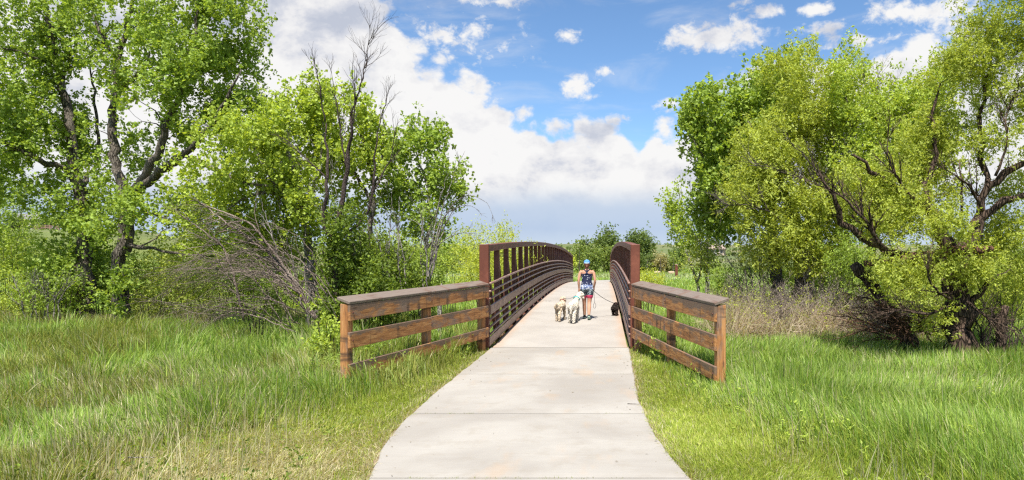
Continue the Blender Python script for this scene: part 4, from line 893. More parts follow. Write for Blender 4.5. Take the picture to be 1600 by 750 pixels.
house('grey_house', 'grey hillside house with pale trim glimpsed under the cottonwood limb', 50, 345, 250, 9, 8, 4.0, (.22, .17, .15), (.20, .19, .19), R(25))
house('tan_house', 'low tan house with dull brown roof glimpsed behind the slender poplar', 1118, 400, 300, 8, 7, 2.4, (.45, .36, .28), (.30, .23, .19), R(-15), False)
def rail_fence():
    a = at(52, 360, 222); b = at(92, 362, 205); a[2] = gz(a[0], a[1]); b[2] = gz(b[0], b[1])
    root = thing('rail_fence', 'small reddish brown rail fence on the far hillside below the house', 'fence', tuple(a)); n = 7
    mt = plain('far_fence_wood', (.30, .18, .13), .9, .2)
    P = [a+(b-a)*i/(n-1) for i in range(n)]
    for p in P: p[2] = gz(p[0], p[1])
    for p in P: MB().beam(p-(0, 0, .3), p+(0, 0, 1.4), .2, .2, .01, up=(0, 1, 0)).build('post', mt, root)
    for q, r in zip(P[:-1], P[1:]):
        for z in (.5, 1.05): MB().beam(q+(0, 0, z), r+(0, 0, z), .08, .28, .01).build('rail', mt, root)
rail_fence()
def marker():
    Y = 75; p = at(1057, 433, Y); g = gz(p[0], Y); root = thing('marker_post', 'short square rust red marker post standing alone in the far meadow', 'post', (p[0], Y, g))
    top = float(at(1057, 413, Y)[2])
    MB().beam((p[0], Y, g-.3), (p[0], Y, top-.1), .30, .30, .02, up=(0, 1, 0)).build('shaft', M['steel'], root)
    MB().beam((p[0], Y, top-.1), (p[0], Y, top), .34, .34, .03, up=(0, 1, 0)).build('cap', M['rail'], root)
    MB().beam((p[0]+.02, Y-.155, top-.3), (p[0]+.02, Y-.155, top-.16), .2, .02, .004, up=(0, 1, 0)).build('plate', M['steel_dark'], root)
marker()
def stake():
    p = at(687, 452, 15.2); b = np.array((p[0], 15.2, gz(p[0], 15.2))); root = thing('weathered_stake', 'pale splintered wooden stake poking up behind the fence cap', 'stake', tuple(b))
    mb = MB(); top = float(at(687, 436, 15.2)[2]); mb.tube([b-(0, 0, .2), b+(0, 0, top*.5), b+(.01, 0, top-.1), b+(.05, 0, top)], [.05, .05, .045, .012], 7); mb.build('stake', M['bark_pale'], root)
stake()
# low flat stones by the far meadow path
for i, (u, Y, w, lab) in enumerate([(1027, 92, .8, 'pale flat sandstone block lying at the meadow edge nearer the truss'), (1049, 90, .8, 'pale flat sandstone block lying behind the steel marker post')]):
    c = at(u, 421, Y); g = gz(c[0], Y); mb = MB(); mb.beam((c[0]-w/2, Y, g+.28), (c[0]+w/2, Y, g+.25), .6, .34, .06)
    o = mb.build('sandstone_block', plain('sandstone', (.50, .38, .26), .9, .2, 4)); tag(o, lab, 'stone', 'sandstone blocks at the meadow edge')

# ------------------------------------------------------------------ people and animals
def loft(mb, rings, k=20):
    """closed body of elliptical rings: (centre, rx, ry, tilt)"""
    th = np.arange(k)/k*2*pi; V = []
    for c, rx, ry in rings: V.append(np.stack([c[0]+np.cos(th)*rx, c[1]+np.sin(th)*ry, np.full(k, c[2])], 1))
    n = len(rings); V = np.concatenate(V); i = np.arange(n-1)[:, None]*k; j = np.arange(k)[None, :]; j2 = (j+1) % k
    Q = np.stack([i+j, i+j2, i+k+j2, i+k+j], -1).reshape(-1, 4); V = np.concatenate([V, [rings[0][0]], [rings[-1][0]]]); b = n*k; jj = np.arange(k)
    mb.add(V, Q, np.concatenate([np.stack([np.full(k, b), (jj+1) % k, jj], 1), np.stack([np.full(k, b+1), (n-1)*k+jj, (n-1)*k+(jj+1) % k], 1)]))
def chain(mb, pts, rad, k=14, sub=4):
    P = np.array(pts, float); r = np.array(rad, float); n = (len(P)-1)*sub+1; s = np.linspace(0, len(P)-1, n); i = np.arange(len(P))
    Q = np.stack([np.interp(s, i, P[:, a]) for a in range(3)], 1); q = np.interp(s, i, r)
    for _ in range(2): Q[1:-1] = .25*Q[:-2]+.5*Q[1:-1]+.25*Q[2:]; q[1:-1] = .25*q[:-2]+.5*q[1:-1]+.25*q[2:]
    d0 = unit(Q[0]-Q[1]); d1 = unit(Q[-1]-Q[-2])
    Q = np.concatenate([[Q[0]+d0*q[0]*.85, Q[0]+d0*q[0]*.55], Q, [Q[-1]+d1*q[-1]*.55, Q[-1]+d1*q[-1]*.85]]); q = np.concatenate([[q[0]*.4, q[0]*.82], q, [q[-1]*.82, q[-1]*.4]])
    mb.tube(Q, q, k)
def ball(mb, c, r, s=(1, 1, 1)):
    n = 10; R_ = []
    for i in range(1, n): a = pi*i/n; R_.append(((c[0], c[1], c[2]-math.cos(a)*r*s[2]), math.sin(a)*r*s[0], math.sin(a)*r*s[1]))
    loft(mb, R_, 18)
def merge(mb, name, mt, parent, voxel=.008, smooth=6):
    """fuse overlapping lofts into one continuous skin"""
    o = bpy.data.objects.new(name+'_tmp', mb.mesh(name)); C.objects.link(o)
    r = o.modifiers.new('r', 'REMESH'); r.mode = 'VOXEL'; r.voxel_size = voxel
    s = o.modifiers.new('s', 'SMOOTH'); s.factor = .5; s.iterations = smooth
    dg = bpy.context.evaluated_depsgraph_get(); dg.update(); me = bpy.data.meshes.new_from_object(o.evaluated_get(dg)); bpy.data.objects.remove(o)
    me.name = name; me.materials.clear(); me.polygons.foreach_set('use_smooth', np.ones(len(me.polygons), dtype=bool))
    ob = bpy.data.objects.new(name, me); C.objects.link(ob); me.materials.append(mt); ob.parent = parent; return ob
def part(mb, name, mt, parent, smooth=True):
    me = mb.mesh(name, smooth); o = bpy.data.objects.new(name, me); C.objects.link(o); me.materials.append(mt); o.parent = parent; return o

WY = 19.4; WZ = float(deck_z(WY)); WX = float(at(917, 400, WY)[0])
def person():
    root = thing('person', 'person in blue cap, spotted navy tank top and patterned shorts, walking away holding leashes', 'person', (WX, WY, WZ))
    skin = plain('skin', (.50, .27, .175), .55, .06, 30); skin.node_tree.nodes['Principled BSDF'].inputs['Subsurface Weight'].default_value = .08
    b = MB()
    loft(b, [((0, .01, .82), .10, .08), ((0, .01, .86), .155, .11), ((0, 0, .92), .168, .118), ((0, 0, .98), .155, .108), ((0, 0, 1.06), .13, .092), ((0, .005, 1.12), .128, .09), ((0, .01, 1.20), .142, .10), ((0, .005, 1.28), .155, .105), ((0, 0, 1.34), .162, .095), ((0, -.005, 1.385), .135, .075), ((0, -.005, 1.415), .08, .06)])
    chain(b, [(0, -.01, 1.38), (0, 0, 1.44), (0, .012, 1.50)], [.06, .052, .055])
    loft(b, [((0, .025, 1.455), .03, .04), ((0, .025, 1.475), .052, .068), ((0, .015, 1.51), .066, .082), ((0, .008, 1.56), .075, .093), ((0, .005, 1.60), .076, .095), ((0, .002, 1.64), .066, .083), ((0, 0, 1.67), .035, .045)])
    chain(b, [(0, .095, 1.575), (0, .118, 1.545), (0, .105, 1.535)], [.009, .015, .012], 8); ball(b, (0, .085, 1.475), .022)
    for s in (-1, 1): ball(b, (s*.078, .0, 1.555), .03, (.35, .7, 1)); ball(b, (s*.033, .088, 1.50), .02, (1, .5, .5))
    arms = {-1: [(-.165, 0, 1.345), (-.20, -.01, 1.29), (-.235, -.05, 1.10), (-.222, .0, .885)], 1: [(.165, 0, 1.345), (.20, -.01, 1.29), (.235, -.05, 1.10), (.20, .03, .905)]}
    for s, P in arms.items():
        P4 = P[:3]+[tuple(np.array(P[2])*.55+np.array(P[3])*.45), P[3]]
        chain(b, P4, [.052, .047, .036, .035, .024]); w = np.array(P[3]); d = unit(w-np.array(P[2]))
        chain(b, [w, w+d*.05, w+d*.085], [.024, .034, .032], 10)
        for i in range(4):
            o = np.array((s*.004, .028-.018*i, 0)); L = (.06, .07, .066, .05)[i]; p0 = w+d*.085+o
            chain(b, [p0, p0+d*L*.5+(-s*.008, 0, 0), p0+d*L*.75+(-s*.032, 0, .0)], [.0105, .0095, .0085], 8)
        p0 = w+d*.03+np.array((-s*.0, .032, 0)); chain(b, [p0, p0+d*.03+(-s*.01, .018, 0), p0+d*.058+(-s*.024, .012, 0)], [.012, .0105, .009], 8)
    legs = {-1: [(-.085, 0, .86), (-.085, .06, .68), (-.075, .10, .48), (-.072, .14, .30), (-.07, .17, .09)], 1: [(.085, 0, .86), (.082, .0, .68), (.07, -.01, .48), (.065, -.09, .31), (.06, -.17, .13)]}
    for s, P in legs.items(): chain(b, P, [.092, .082, .054, .056, .036], 16)
    feet = {-1: ((-.07, .15, .07), (-.078, .30, .045)), 1: ((.06, -.19, .11), (.062, -.07, .045))}
    for s, (h, t_) in feet.items(): chain(b, [h, np.array(h)*.5+np.array(t_)*.5, t_], [.036, .038, .032], 12)
    body = merge(b, 'body', skin, root, .0075, 4)
    # face
    dk = plain('dark_eye', (.03, .02, .015), .3); lip = plain('lips', (.42, .16, .13), .5)
    for s in (-1, 1):
        m = MB(); ball(m, (s*.030, .083, 1.565), .011); part(m, 'eye', dk, root)
        m = MB(); chain(m, [(s*.045, .086, 1.583), (s*.02, .096, 1.585)], [.004, .005], 6); part(m, 'eyebrow', dk, root)
    m = MB(); chain(m, [(-.022, .094, 1.508), (0, .102, 1.508), (.022, .094, 1.508)], [.004, .007, .004], 6); part(m, 'mouth', lip, root)
    # hair gathered low under the cap
    hair = plain('reddish_brown_hair', (.13, .05, .028), .6, .4, 60); m = MB()
    loft(m, [((0, -.035, 1.475), .04, .03), ((0, -.03, 1.50), .064, .062), ((0, -.018, 1.54), .079, .083), ((0, -.01, 1.58), .083, .094), ((0, -.005, 1.62), .078, .092), ((0, 0, 1.66), .05, .06)])
    chain(m, [(0, -.10, 1.52), (0, -.115, 1.48), (0, -.10, 1.45)], [.026, .028, .012]); merge(m, 'hair', hair, root, .008, 3)
    # cap with brim and strap
    capm = plain('blue_cap_cloth', (.09, .26, .56), .8, .12, 40); m = MB()
    loft(m, [((0, .0, 1.583), .088, .103), ((0, .0, 1.60), .090, .105), ((0, 0, 1.64), .086, .10), ((0, 0, 1.672), .068, .078), ((0, 0, 1.69), .035, .04), ((0, 0, 1.697), .008, .01)]); cap = part(m, 'cap', capm, root)
    m = MB(); loft(m, [((0, .115, 1.587), .075, .085), ((0, .118, 1.600), .072, .082)]); part(m, 'brim', capm, cap)
    m = MB(); ball(m, (0, 0, 1.70), .008); part(m, 'button', plain('white_button', (.7, .7, .7)), cap)
    m = MB(); chain(m, [(-.06, -.082, 1.60), (0, -.112, 1.594), (.06, -.082, 1.60)], [.009, .010, .009], 8); part(m, 'strap', plain('white_strap', (.75, .78, .8)), cap)
    # tank top, racer back
    mt, T, bs = mat('navy_spotted_cloth'); p = T.coord('Object'); vr = T.voro(p, 22, rnd=.75)
    T.put(bs.inputs['Base Color'], T.mix(T.ss(vr, .30, .22), (.012, .018, .06), (.62, .66, .74))); bs.inputs['Roughness'].default_value = .85
    m = MB(); k = 28; th = np.arange(k)/k*2*pi; rows = [(.93, .181, .130), (1.0, .166, .120), (1.06, .146, .106), (1.12, .143, .104), (1.20, .155, .113), (1.26, .164, .117), (1.285, .166, .114)]
    V = np.concatenate([np.stack([np.cos(th)*rx, np.sin(th)*ry+.003, np.full(k, z)], 1) for z, rx, ry in rows]); n = len(rows)
    i = np.arange(n-1)[:, None]*k; j = np.arange(k)[None, :]; j2 = (j+1) % k; m.add(V, np.stack([i+j, i+j2, i+k+j2, i+k+j], -1).reshape(-1, 4)); top = part(m, 'tank_top', mt, root)
    m = MB(); navy = plain('navy_cloth', (.014, .02, .06), .85)
    m.tube([(0, -.108, 1.26), (0, -.104, 1.33), (0, -.088, 1.38)], [.036, .022, .022], 12, flat=.35)
    for s in (-1, 1):
        m.tube([(0, -.096, 1.345), (s*.04, -.086, 1.385), (s*.075, -.05, 1.412), (s*.088, 0, 1.405), (s*.09, .06, 1.37), (s*.085, .10, 1.28)], [.016]*6, 10, flat=.6)
        m.tube([(s*.165, -.03, 1.285), (s*.12, -.085, 1.275), (s*.05, -.108, 1.285), (0, -.11, 1.32)], [.014]*4, 8, flat=.7)
    part(m, 'shoulder_straps', navy, top)
    # shorts and pink under layer
    mt, T, bs = mat('patterned_shorts_cloth'); p = T.coord('Object'); x, y, z = T.xyz(p); vr = T.voro(p, 30, out='Color'); vx = T.xyz(vr)[0]
    up = T.ramp(vx, [(.25, (.03, .05, .16)), (.5, (.12, .18, .38)), (.8, (.55, .6, .68))]); lo = T.ramp(vx, [(.2, (.02, .03, .04)), (.5, (.09, .12, .13)), (.85, (.28, .33, .34))])
    T.put(bs.inputs['Base Color'], T.mix(T.ss(z, .87, .85), up, lo)); bs.inputs['Roughness'].default_value = .9
    m = MB(); loft(m, [((0, .01, .80), .12, .09), ((0, .01, .84), .172, .125), ((0, 0, .92), .184, .134), ((0, 0, .97), .174, .126), ((0, 0, .985), .168, .122)])
    L1, L2 = legs[-1], legs[1]
    for P, s in ((L1, -1), (L2, 1)):
        a, c = np.array(P[0]), np.array(P[1]); chain(m, [a, a+(c-a)*.45, a+(c-a)*.85], [.108, .108, .104], 16)
    merge(m, 'shorts', mt, root, .008, 3)
    m = MB(); pink = plain('hot_pink_cloth', (.62, .06, .14), .8)
    for P in (L1, L2):
        a, c = np.array(P[0]), np.array(P[1]); chain(m, [a+(c-a)*.5, a+(c-a)*1.10], [.102, .097], 16)
    merge(m, 'shorts_liner', pink, root, .008, 2)
    # shoes and ankle socks
    sm = {-1: plain('dark_shoe_mesh', (.03, .035, .04), .7), 1: plain('dark_shoe_mesh_green', (.035, .05, .045), .7)}; sole = plain('pale_green_sole', (.45, .62, .52), .6)
    for s, (h, t_) in feet.items():
        h, t_ = np.array(h), np.array(t_); m = MB(); chain(m, [h+(0, -.02, 0), (h+t_)/2, t_+(0, .02, -.004)], [.046, .047, .040], 14); sh = merge(m, 'shoe', sm[s], root, .008, 3)
        m = MB(); d = unit(t_-h); dn = unit(np.cross(d, (1, 0, 0))); dn = dn if dn[2] < 0 else -dn
        q = [h+dn*.042-d*.05, h+dn*.042, (h+t_)/2+dn*.040, t_+dn*.034, t_+dn*.03+d*.05]; m.tube(q, [.03, .042, .04, .044, .024], 12, flat=1); V = m.V[-1]
        c = np.mean(V, 0); nn = dn; V += -np.outer((V-c).dot(nn), nn)*.68; part(m, 'sole', sole, sh)
    return arms
ARMS = person()
HR = np.array((WX, WY, WZ))+np.array(ARMS[1][3])+(0, .01, -.10)
HL = np.array((WX, WY, WZ))+np.array(ARMS[-1][3])+(0, .01, -.10)

def fur(body_pts, body_nrm, n, ln, mt, parent, name='fur', cols=None, curl=.3, w=.012, down=.9):
    idx = rng.integers(0, len(body_pts), n); P = body_pts[idx]; N = body_nrm[idx]; d = unit_rows(N*1.0+np.array((0, 0, -down))+rng.normal(0, curl, (n, 3)))
    side = unit_rows(np.cross(d, rng.normal(0, 1, (n, 3)))); L = ln*rng.uniform(.5, 1.2, (n, 1)); W = w*rng.uniform(.6, 1.2, (n, 1))
    P = P-N*.006; mid = P+d*L*.5+N*L*.15; tip = P+d*L+np.array((0, 0, -.25))*L
    V = np.stack([P-side*W*.5, P+side*W*.5, mid+side*W*.5, mid-side*W*.5, tip], 1).reshape(-1, 3); b = np.arange(n)*5
    mb = MB(); c = np.array(cols)[rng.integers(0, len(cols), n)]
    mb.add(V, np.stack([b, b+1, b+2, b+3], 1), np.stack([b+3, b+2, b+4], 1), np.repeat(c, 5, 0)); me = mb.mesh(name); o = bpy.data.objects.new(name, me); C.objects.link(o); me.materials.append(mt); o.parent = parent
def fur_mat():
    m, T, b = mat('dog_fur'); T.put(b.inputs['Base Color'], T.attr('col')); b.inputs['Roughness'].default_value = .85; b.inputs['Specular IOR Level'].default_value = .2; return m
M['fur'] = fur_mat()
def dog(label, X, Y, rz, s, cols, furlen, nfur, head_up=.1, head_turn=.0, tail='up', stocky=1.0, group=None, collar=None):
    """fluffy dog facing local +Y, withers at about .62*s"""
    global rng
    rng = np.random.default_rng(int(abs(X*Y)*97)); Z = float(deck_z(Y)); root = thing('dog', label, 'dog', (X, Y, Z), rz, group)
    base = plain('dog_coat', cols[0], .9, .15, 14); b = MB(); k = stocky
    chain(b, [(0, -.34, .52), (0, -.20, .535), (0, .0, .53), (0, .18, .54), (0, .30, .56)], [.115*k, .13*k, .125*k, .15*k, .12*k], 18)       # trunk: deep chest in front
    chain(b, [(0, .16, .47), (0, .26, .46)], [.125*k, .10*k], 14)
    hx = head_turn; hd = np.array((hx*.5, .52, .74+head_up))
    chain(b, [(0, .26, .58), (hx*.2, .38, .68+head_up*.5), tuple(hd-(0, .05, .02))], [.105*k, .085*k, .08*k], 14)                    # neck
    chain(b, [tuple(hd-(0, .04, 0)), tuple(hd+(0, .04, .015))], [.088*k, .085*k], 14)                                                   # skull
    mz = unit(np.array((hx, 1, -.18))); chain(b, [tuple(hd+mz*.06), tuple(hd+mz*.13), tuple(hd+mz*.19)], [.055*k, .045*k, .036*k], 12)  # muzzle
    for sd in (-1, 1):                                                                                                                  # ears
        chain(b, [tuple(hd+(sd*.07*k, -.01, .05)), tuple(hd+(sd*.105*k, -.01, -.01)), tuple(hd+(sd*.105*k, .0, -.09))], [.022, .032, .024], 8)
    ph = {-1: .06, 1: -.06}
    for sd in (-1, 1):
        x = sd*.085*k; o = ph[sd]
        chain(b, [(x, -.26, .50), (x, -.22+o, .36), (x, -.33+o, .22), (x, -.30+o*1.3, .06)], [.095*k, .062*k, .034, .032], 12)            # hind leg: knee forward, hock back
        chain(b, [(x, -.31+o*1.3, .035), (x, -.24+o*1.3, .03)], [.034, .032], 10)
        chain(b, [(x, .24, .50), (x, .22-o, .32), (x, .235-o, .18), (x, .225-o*1.2, .06)], [.075*k, .045, .035, .032], 12)
        chain(b, [(x, .225-o*1.2, .035), (x, .285-o*1.2, .03)], [.034, .030], 10)
    if tail == 'up': chain(b, [(0, -.40, .58), (0, -.50, .68), (0, -.50, .80)], [.035, .03, .02], 10)
    elif tail == 'down': chain(b, [(0, -.41, .56), (0, -.47, .46), (0, -.48, .33)], [.035, .032, .018], 10)
    else: chain(b, [(0, -.41, .58), (0, -.46, .62)], [.03, .025], 10)
    for V in b.V: V *= s
    body = merge(b, 'body', base, root, .012*s+.002, 3); me = body.data; n = len(me.vertices); co = np.zeros(n*3); me.vertices.foreach_get('co', co); co = co.reshape(-1, 3)
    nr = np.zeros(n*3); me.vertices.foreach_get('normal', nr); nr = nr.reshape(-1, 3)
    for i in range(n): co[i] += nr[i]*(mnoise.noise(Vector(co[i]*22/s**.5))*.022+mnoise.noise(Vector(co[i]*60))*.008)*s
    me.vertices.foreach_set('co', co.ravel()); me.update()
    keep = co[:, 2] > .05*s; fur(co[keep], nr[keep], nfur, furlen*s, M['fur'], root, 'fur', cols)
    blk = plain('black_nose', (.01, .01, .01), .3); h = hd*s; m = MB(); ball(m, tuple((hd+mz*.225)*s), .020*s, (1.1, .8, .8)); part(m, 'nose', blk, root)
    for sd in (-1, 1): m = MB(); ball(m, tuple((hd+(sd*.04, .085, .035))*s), .013*s); part(m, 'eye', blk, root)
    if collar is not None:
        cc = np.array((hx*.15, .36, .66+head_up*.45)); ax = unit(np.array((hx*.2, .6, .5))); u_ = unit(np.cross(ax, (1, 0, 0))); v_ = np.cross(ax, u_); th = np.linspace(0, 2*pi, 25)
        m = MB(); m.tube([(cc+(u_*math.cos(a)+v_*math.sin(a))*.112*k)*s for a in th], .012*s+.003, 8); part(m, 'collar', plain('collar_web', collar, .6), root)
    return root, np.array((X, Y, Z)), (cc if collar is not None else hd)*s
CW = [(.80, .75, .66), (.72, .66, .55), (.85, .82, .76), (.62, .54, .42)]
CC = [(.68, .57, .43), (.60, .49, .35), (.74, .64, .51), (.50, .39, .27)]
CB = [(.03, .022, .018), (.045, .032, .026), (.02, .015, .013), (.07, .05, .04)]
def dpos(u, Y): return (u-U0)/FPX*Y
W1 = dog('big shaggy white dog walking against the leg of the person', dpos(896, 18.75), 18.75, R(-7), .89, CW, .036, 12000, .09, .25, 'down', .84, collar=(.05, .45, .45))
W2 = dog('cream coloured curly dog walking on the outer side of the white dog', dpos(875.5, 19.1), 19.1, R(-12), .80, CC, .03, 10000, .0, -.1, 'stub', .80, collar=(.25, .06, .05))
W3 = dog('small black shaggy dog at the end of a taut leash beside the truss', dpos(961, 20.4), 20.4, R(-6), .46, CB, .09, 6000, -.06, .0, 'stub', 1.2, collar=(.1, .02, .02))
def leash(label, a, b, sag, r=.006, loop=False, mtl=None, extra=None):
    a, b = np.array(a), np.array(b); t = np.linspace(0, 1, 16)[:, None]; P = a+(b-a)*t; P[:, 2] -= (4*t*(1-t))[:, 0]*sag
    m = MB(); m.tube(P, r, 6)
    if extra is not None: m.tube(extra, r, 6)
    tag(m.build('leash', mtl, None, True), label, 'leash')
lm = plain('black_leash_web', (.035, .03, .03), .7); lg = plain('grey_leash_rope', (.16, .15, .16), .7)
def wpos(D):
    root, p, c = D; a = root.rotation_euler.z; return p+np.array((c[0]*cos(a)-c[1]*sin(a), c[0]*sin(a)+c[1]*cos(a), c[2]))
k3 = wpos(W3); leash('long dark leash stretched from the hand down to the small black dog', HR, k3+(0, 0, .05), .05, .008, mtl=lm)
q = HR+(.0, -.05, 0); e = q+(.02, -.02, -.34); th = np.linspace(0, 2*pi, 15)
leash('spare grey leash hanging from the hand and ending in a loop', q, e, .0, .006, mtl=lg, extra=[e+(math.sin(a)*.035, 0, -.075+math.cos(a)*.075) for a in th])
k1 = wpos(W1); leash('short slack leash from the other hand to the white dog collar', HL, k1+(0, 0, .1), .03, .007, mtl=lm)
k2 = wpos(W2); leash('slack leash running behind the white dog to the cream dog', HL+(0, .02, 0), k2+(0, 0, .1), .1, .006, mtl=lg)
# ------------------------------------------------------------------ grass and ground cover (uncountable: stuff)
rng = np.random.default_rng(99)
GP = {
 'tall': [(.24, .37, .055), (.31, .445, .075), (.16, .28, .045), (.39, .49, .10), (.36, .45, .15)],
 'short': [(.34, .42, .06), (.41, .48, .08), (.27, .37, .05), (.47, .50, .12)],
 'dry': [(.55, .49, .30), (.46, .40, .22), (.62, .56, .37), (.42, .42, .21)],
 'olive': [(.28, .30, .07), (.34, .35, .08), (.22, .27, .06)],
}
GP = {k: np.array(v) for k, v in GP.items()}
def sample_view(n, y0, y1, pw=1.6, umin=-40, umax=1640):
    """points on the ground spread over what a viewer on the path overlooks, denser nearby"""
    t = rng.random(n); y = (y0**(-pw+1)+t*(y1**(-pw+1)-y0**(-pw+1)))**(1/(1-pw))
    x = ((rng.uniform(umin, umax, n))-U0)/FPX*y*1.04; return x, y
def off_path(x, y):
    yy = np.minimum(y, B0); d = np.where(x < (pl(yy)+pr(yy))/2, pl(yy)-x, x-pr(yy)); return d      # > 0 outside
def blades(name, x, y, h, w, lean, pal_idx, kind='stuff', label=None, jitter=1.0, mt='grass', cat=None):
    n = len(x); z = H(x, y)-.01; a = rng.uniform(0, 2*pi, n); fa = rng.uniform(0, 2*pi, n); ld = rng.normal(0, .95, n)+fnoise(x, y, .55, 17)*9
    dx, dy = np.cos(ld), np.sin(ld); sx, sy = np.cos(fa)*w/2, np.sin(fa)*w/2; ln = lean*rng.uniform(.1, 1.6, n)**1.2
    def lvl(t, k): return np.stack([x+dx*ln*h*t*t, y+dy*ln*h*t*t, z+h*(t-.28*ln*t*t)], 1), k
    V = []
    for t, k in ((0, .8), (.42, 1.0), (.78, .62)):
        c, _ = lvl(t, k); V += [c-np.stack([sx*k, sy*k, 0*sx], 1), c+np.stack([sx*k, sy*k, 0*sx], 1)]
    c, _ = lvl(1.0, 0); V.append(c); V = np.stack(V, 1).reshape(-1, 3); b = np.arange(n)*7
    Q = np.concatenate([np.stack([b, b+1, b+3, b+2], 1), np.stack([b+2, b+3, b+5, b+4], 1)]); T = np.stack([b+4, b+5, b+6], 1)
    c = pal_idx*rng.uniform(.75, 1.25, (n, 1)); mb = MB(); mb.add(V, Q, T, np.repeat(c, 7, 0)); o = mb.build(name, M[mt]); tag(o, label, cat, kind=kind); return o
def pick(p, n): return GP[p][rng.integers(0, len(GP[p]), n)]
def mixp(f, A, B): return np.where((rng.random(len(f)) < f)[:, None], B, A)

def meadow():
    n = 680000; x, y = sample_view(n, 3.6, 24, 1.15); d = off_path(x, y)
    right = x > 0
    # how far the mown strip reaches from the path
    strip = np.where(right, np.interp(y, [3, 6, 8, 10, 12, 14.5], [2.4, 1.5, 1.0, .62, .38, .12]), np.interp(y, [3, 6, 8, 9.5, 11, 14.5], [3.4, 2.2, 1.45, .8, .42, .08]))
    strip = strip*(1+(fnoise(x, y, .9, 41)-.5)*.5)
    tallness = sstep(d, strip*.75, strip*1.35+.25)
    dryf = np.exp(-(((x+3.3)/1.35)**2+((y-6.6)/1.3)**2))*1.9*(.35+1.3*fnoise(x, y, 1.3, 46))+.45*np.exp(-(((x+6.5)/1.6)**2+((y-9.5)/1.2)**2))+.6*sstep(fnoise(x, y, .6, 45), .55, .75)*(~right)*sstep(y, 14, 8)
    bare = sstep(dryf, .45, 1.0)*(.55+.45*fnoise(x, y, 1.6, 47))
    keep = (d > -.03+.08*rng.random(n)) & (rng.random(n) > bare*.6) & ~((y > B0-.4) & (np.abs(x-BX) < 1.5))
    edge = sstep(d, .02, .30)
    keep &= rng.random(n) < .55+.45*edge
    x, y, d, right, tallness, dryf, bare, strip = [q[keep] for q in (x, y, d, right, tallness, dryf, bare, strip)]; n = len(x)
    clump = fnoise(x, y, 1.1, 51); fine = fnoise(x, y, 4.0, 55)
    hT = np.where(right, .46, .40)*(.68+.5*clump)*(.85+.3*fine)
    hT = hT*np.where(right, 1, np.interp(y, [4, 7, 10, 13], [.75, .75, 1.0, 1.2]))
    hS = .085*(.6+.8*fine)
    tuft = sstep(fnoise(x, y, 2.3, 57), .52, .7)*(~right)*.5; hT = hT*(1+tuft); nearf = right & (y > 9.2) & (y < 14) & (np.abs(x-(.70+(14.25-y)/4.5-.22)) < .30); hT = hT*np.where(nearf, .62, 1); h = hS+(hT-hS)*tallness; h = h*(1-.62*np.clip(bare, 0, 1)); h = np.maximum(h, .04)*rng.uniform(.4, 1.2, n)
    w = (.005+.0042*tallness)*np.interp(y, [4, 10, 24], [1, 1.35, 2.3])*rng.uniform(.7, 1.3, n)
    col = mixp(1-tallness, pick('tall', n), pick('short', n))
    ol = sstep(fnoise(x, y, .45, 61), .48, .66)*(~right)*.75; col = mixp(ol, col, pick('olive', n))
    col = mixp(np.clip(.06+dryf*.58+.10*(clump < .35), 0, .85), col, pick('dry', n))
    fr = sstep(d, .35, .05)*.5; col = mixp(fr, col, pick('dry', n))
    blades('meadow_grass', x, y, h, w, .34, col)
meadow()
def verge_turf():
    n = 330000; x, y = sample_view(n, 3.6, 14.5, 1.1, 250, 1450); d = off_path(x, y); k = (d > -.02+.06*rng.random(n)) & (d < np.where(x > 0, 1.9, 3.0)*np.interp(y, [4, 8, 12], [1.15, .7, .35])*(.6+.6*rng.random(n)))
    x, y, d = x[k], y[k], d[k]; n = len(x); fine = fnoise(x, y, 3.0, 55); dryf = np.exp(-(((x+3.3)/1.5)**2+((y-6.4)/1.4)**2))*.75+sstep(fnoise(x, y, 1.2, 48), .55, .75)*.35
    col = mixp(np.clip(.08+dryf+.3*sstep(d, .22, .02), 0, .85), pick('short', n), pick('dry', n)); h = (.045+.07*fine)*rng.uniform(.5, 1.3, n)
    blades('verge_turf', x, y, h, .0058*rng.uniform(.7, 1.3, n)*np.interp(y, [4, 12], [1, 1.6]), .8, col)
verge_turf()
def seed_stalks():
    n = 4200; x, y = sample_view(n, 5, 22, 1.3); d = off_path(x, y); k = (d > .9) & (fnoise(x, y, .5, 71) > .42) & ~((y > B0-1) & (np.abs(x-BX) < 2.2)); x, y = x[k], y[k]; n = len(x)
    blades('seed_stalks', x, y, rng.uniform(.38, .66, n), np.full(n, .0065), .25, pick('dry', n)*.9)
seed_stalks()
def bank_grass():
    n = 190000; x, y = sample_view(n, 22, 130, 1.5, -60, 1660); k = ~((y < B1+1) & (np.abs(x-BX) < 1.9)) & ~((y >= B1) & (np.abs(x-far_c(y)) < 1.7)); x, y = x[k], y[k]; n = len(x)
    h = (.30+.35*fnoise(x, y, .3, 81))*np.interp(y, [22, 60, 130], [1, .8, .8]); col = mixp(sstep(fnoise(x, y, .12, 83), .5, .7)*.6, pick('tall', n)*1.15, pick('short', n)); col = mixp(np.full(n, .1)+.75*sstep(y, 62, 72)*sstep(y, 96, 84), col, pick('dry', n)*np.array((.85, 1.05, .9)))
    blades('bank_grass', x, y, h, .0011*y*rng.uniform(.6, 1.3, n), .5, col)
bank_grass()
def weeds_in_joints():
    X, Y = [], []
    for (yj, a, b, n) in ((5.93, -1.75, .2, 520), (8.40, -2.2, -1.35, 260), (11.28, .25, .5, 60), (11.28, -1.0, -.4, 40), (8.40, .0, .42, 40)):
        xx = rng.uniform(a, b, n); kk = fnoise(xx, xx*0+yj, 5, 91) > .42; X.append(xx[kk]); Y.append(np.full(kk.sum(), yj)+rng.normal(0, .008, kk.sum()))
    x = np.concatenate(X); y = np.concatenate(Y); n = len(x); blades('joint_weeds', x, y, rng.uniform(.035, .065, n), np.full(n, .005), .9, pick('short', n)*.8)
weeds_in_joints()
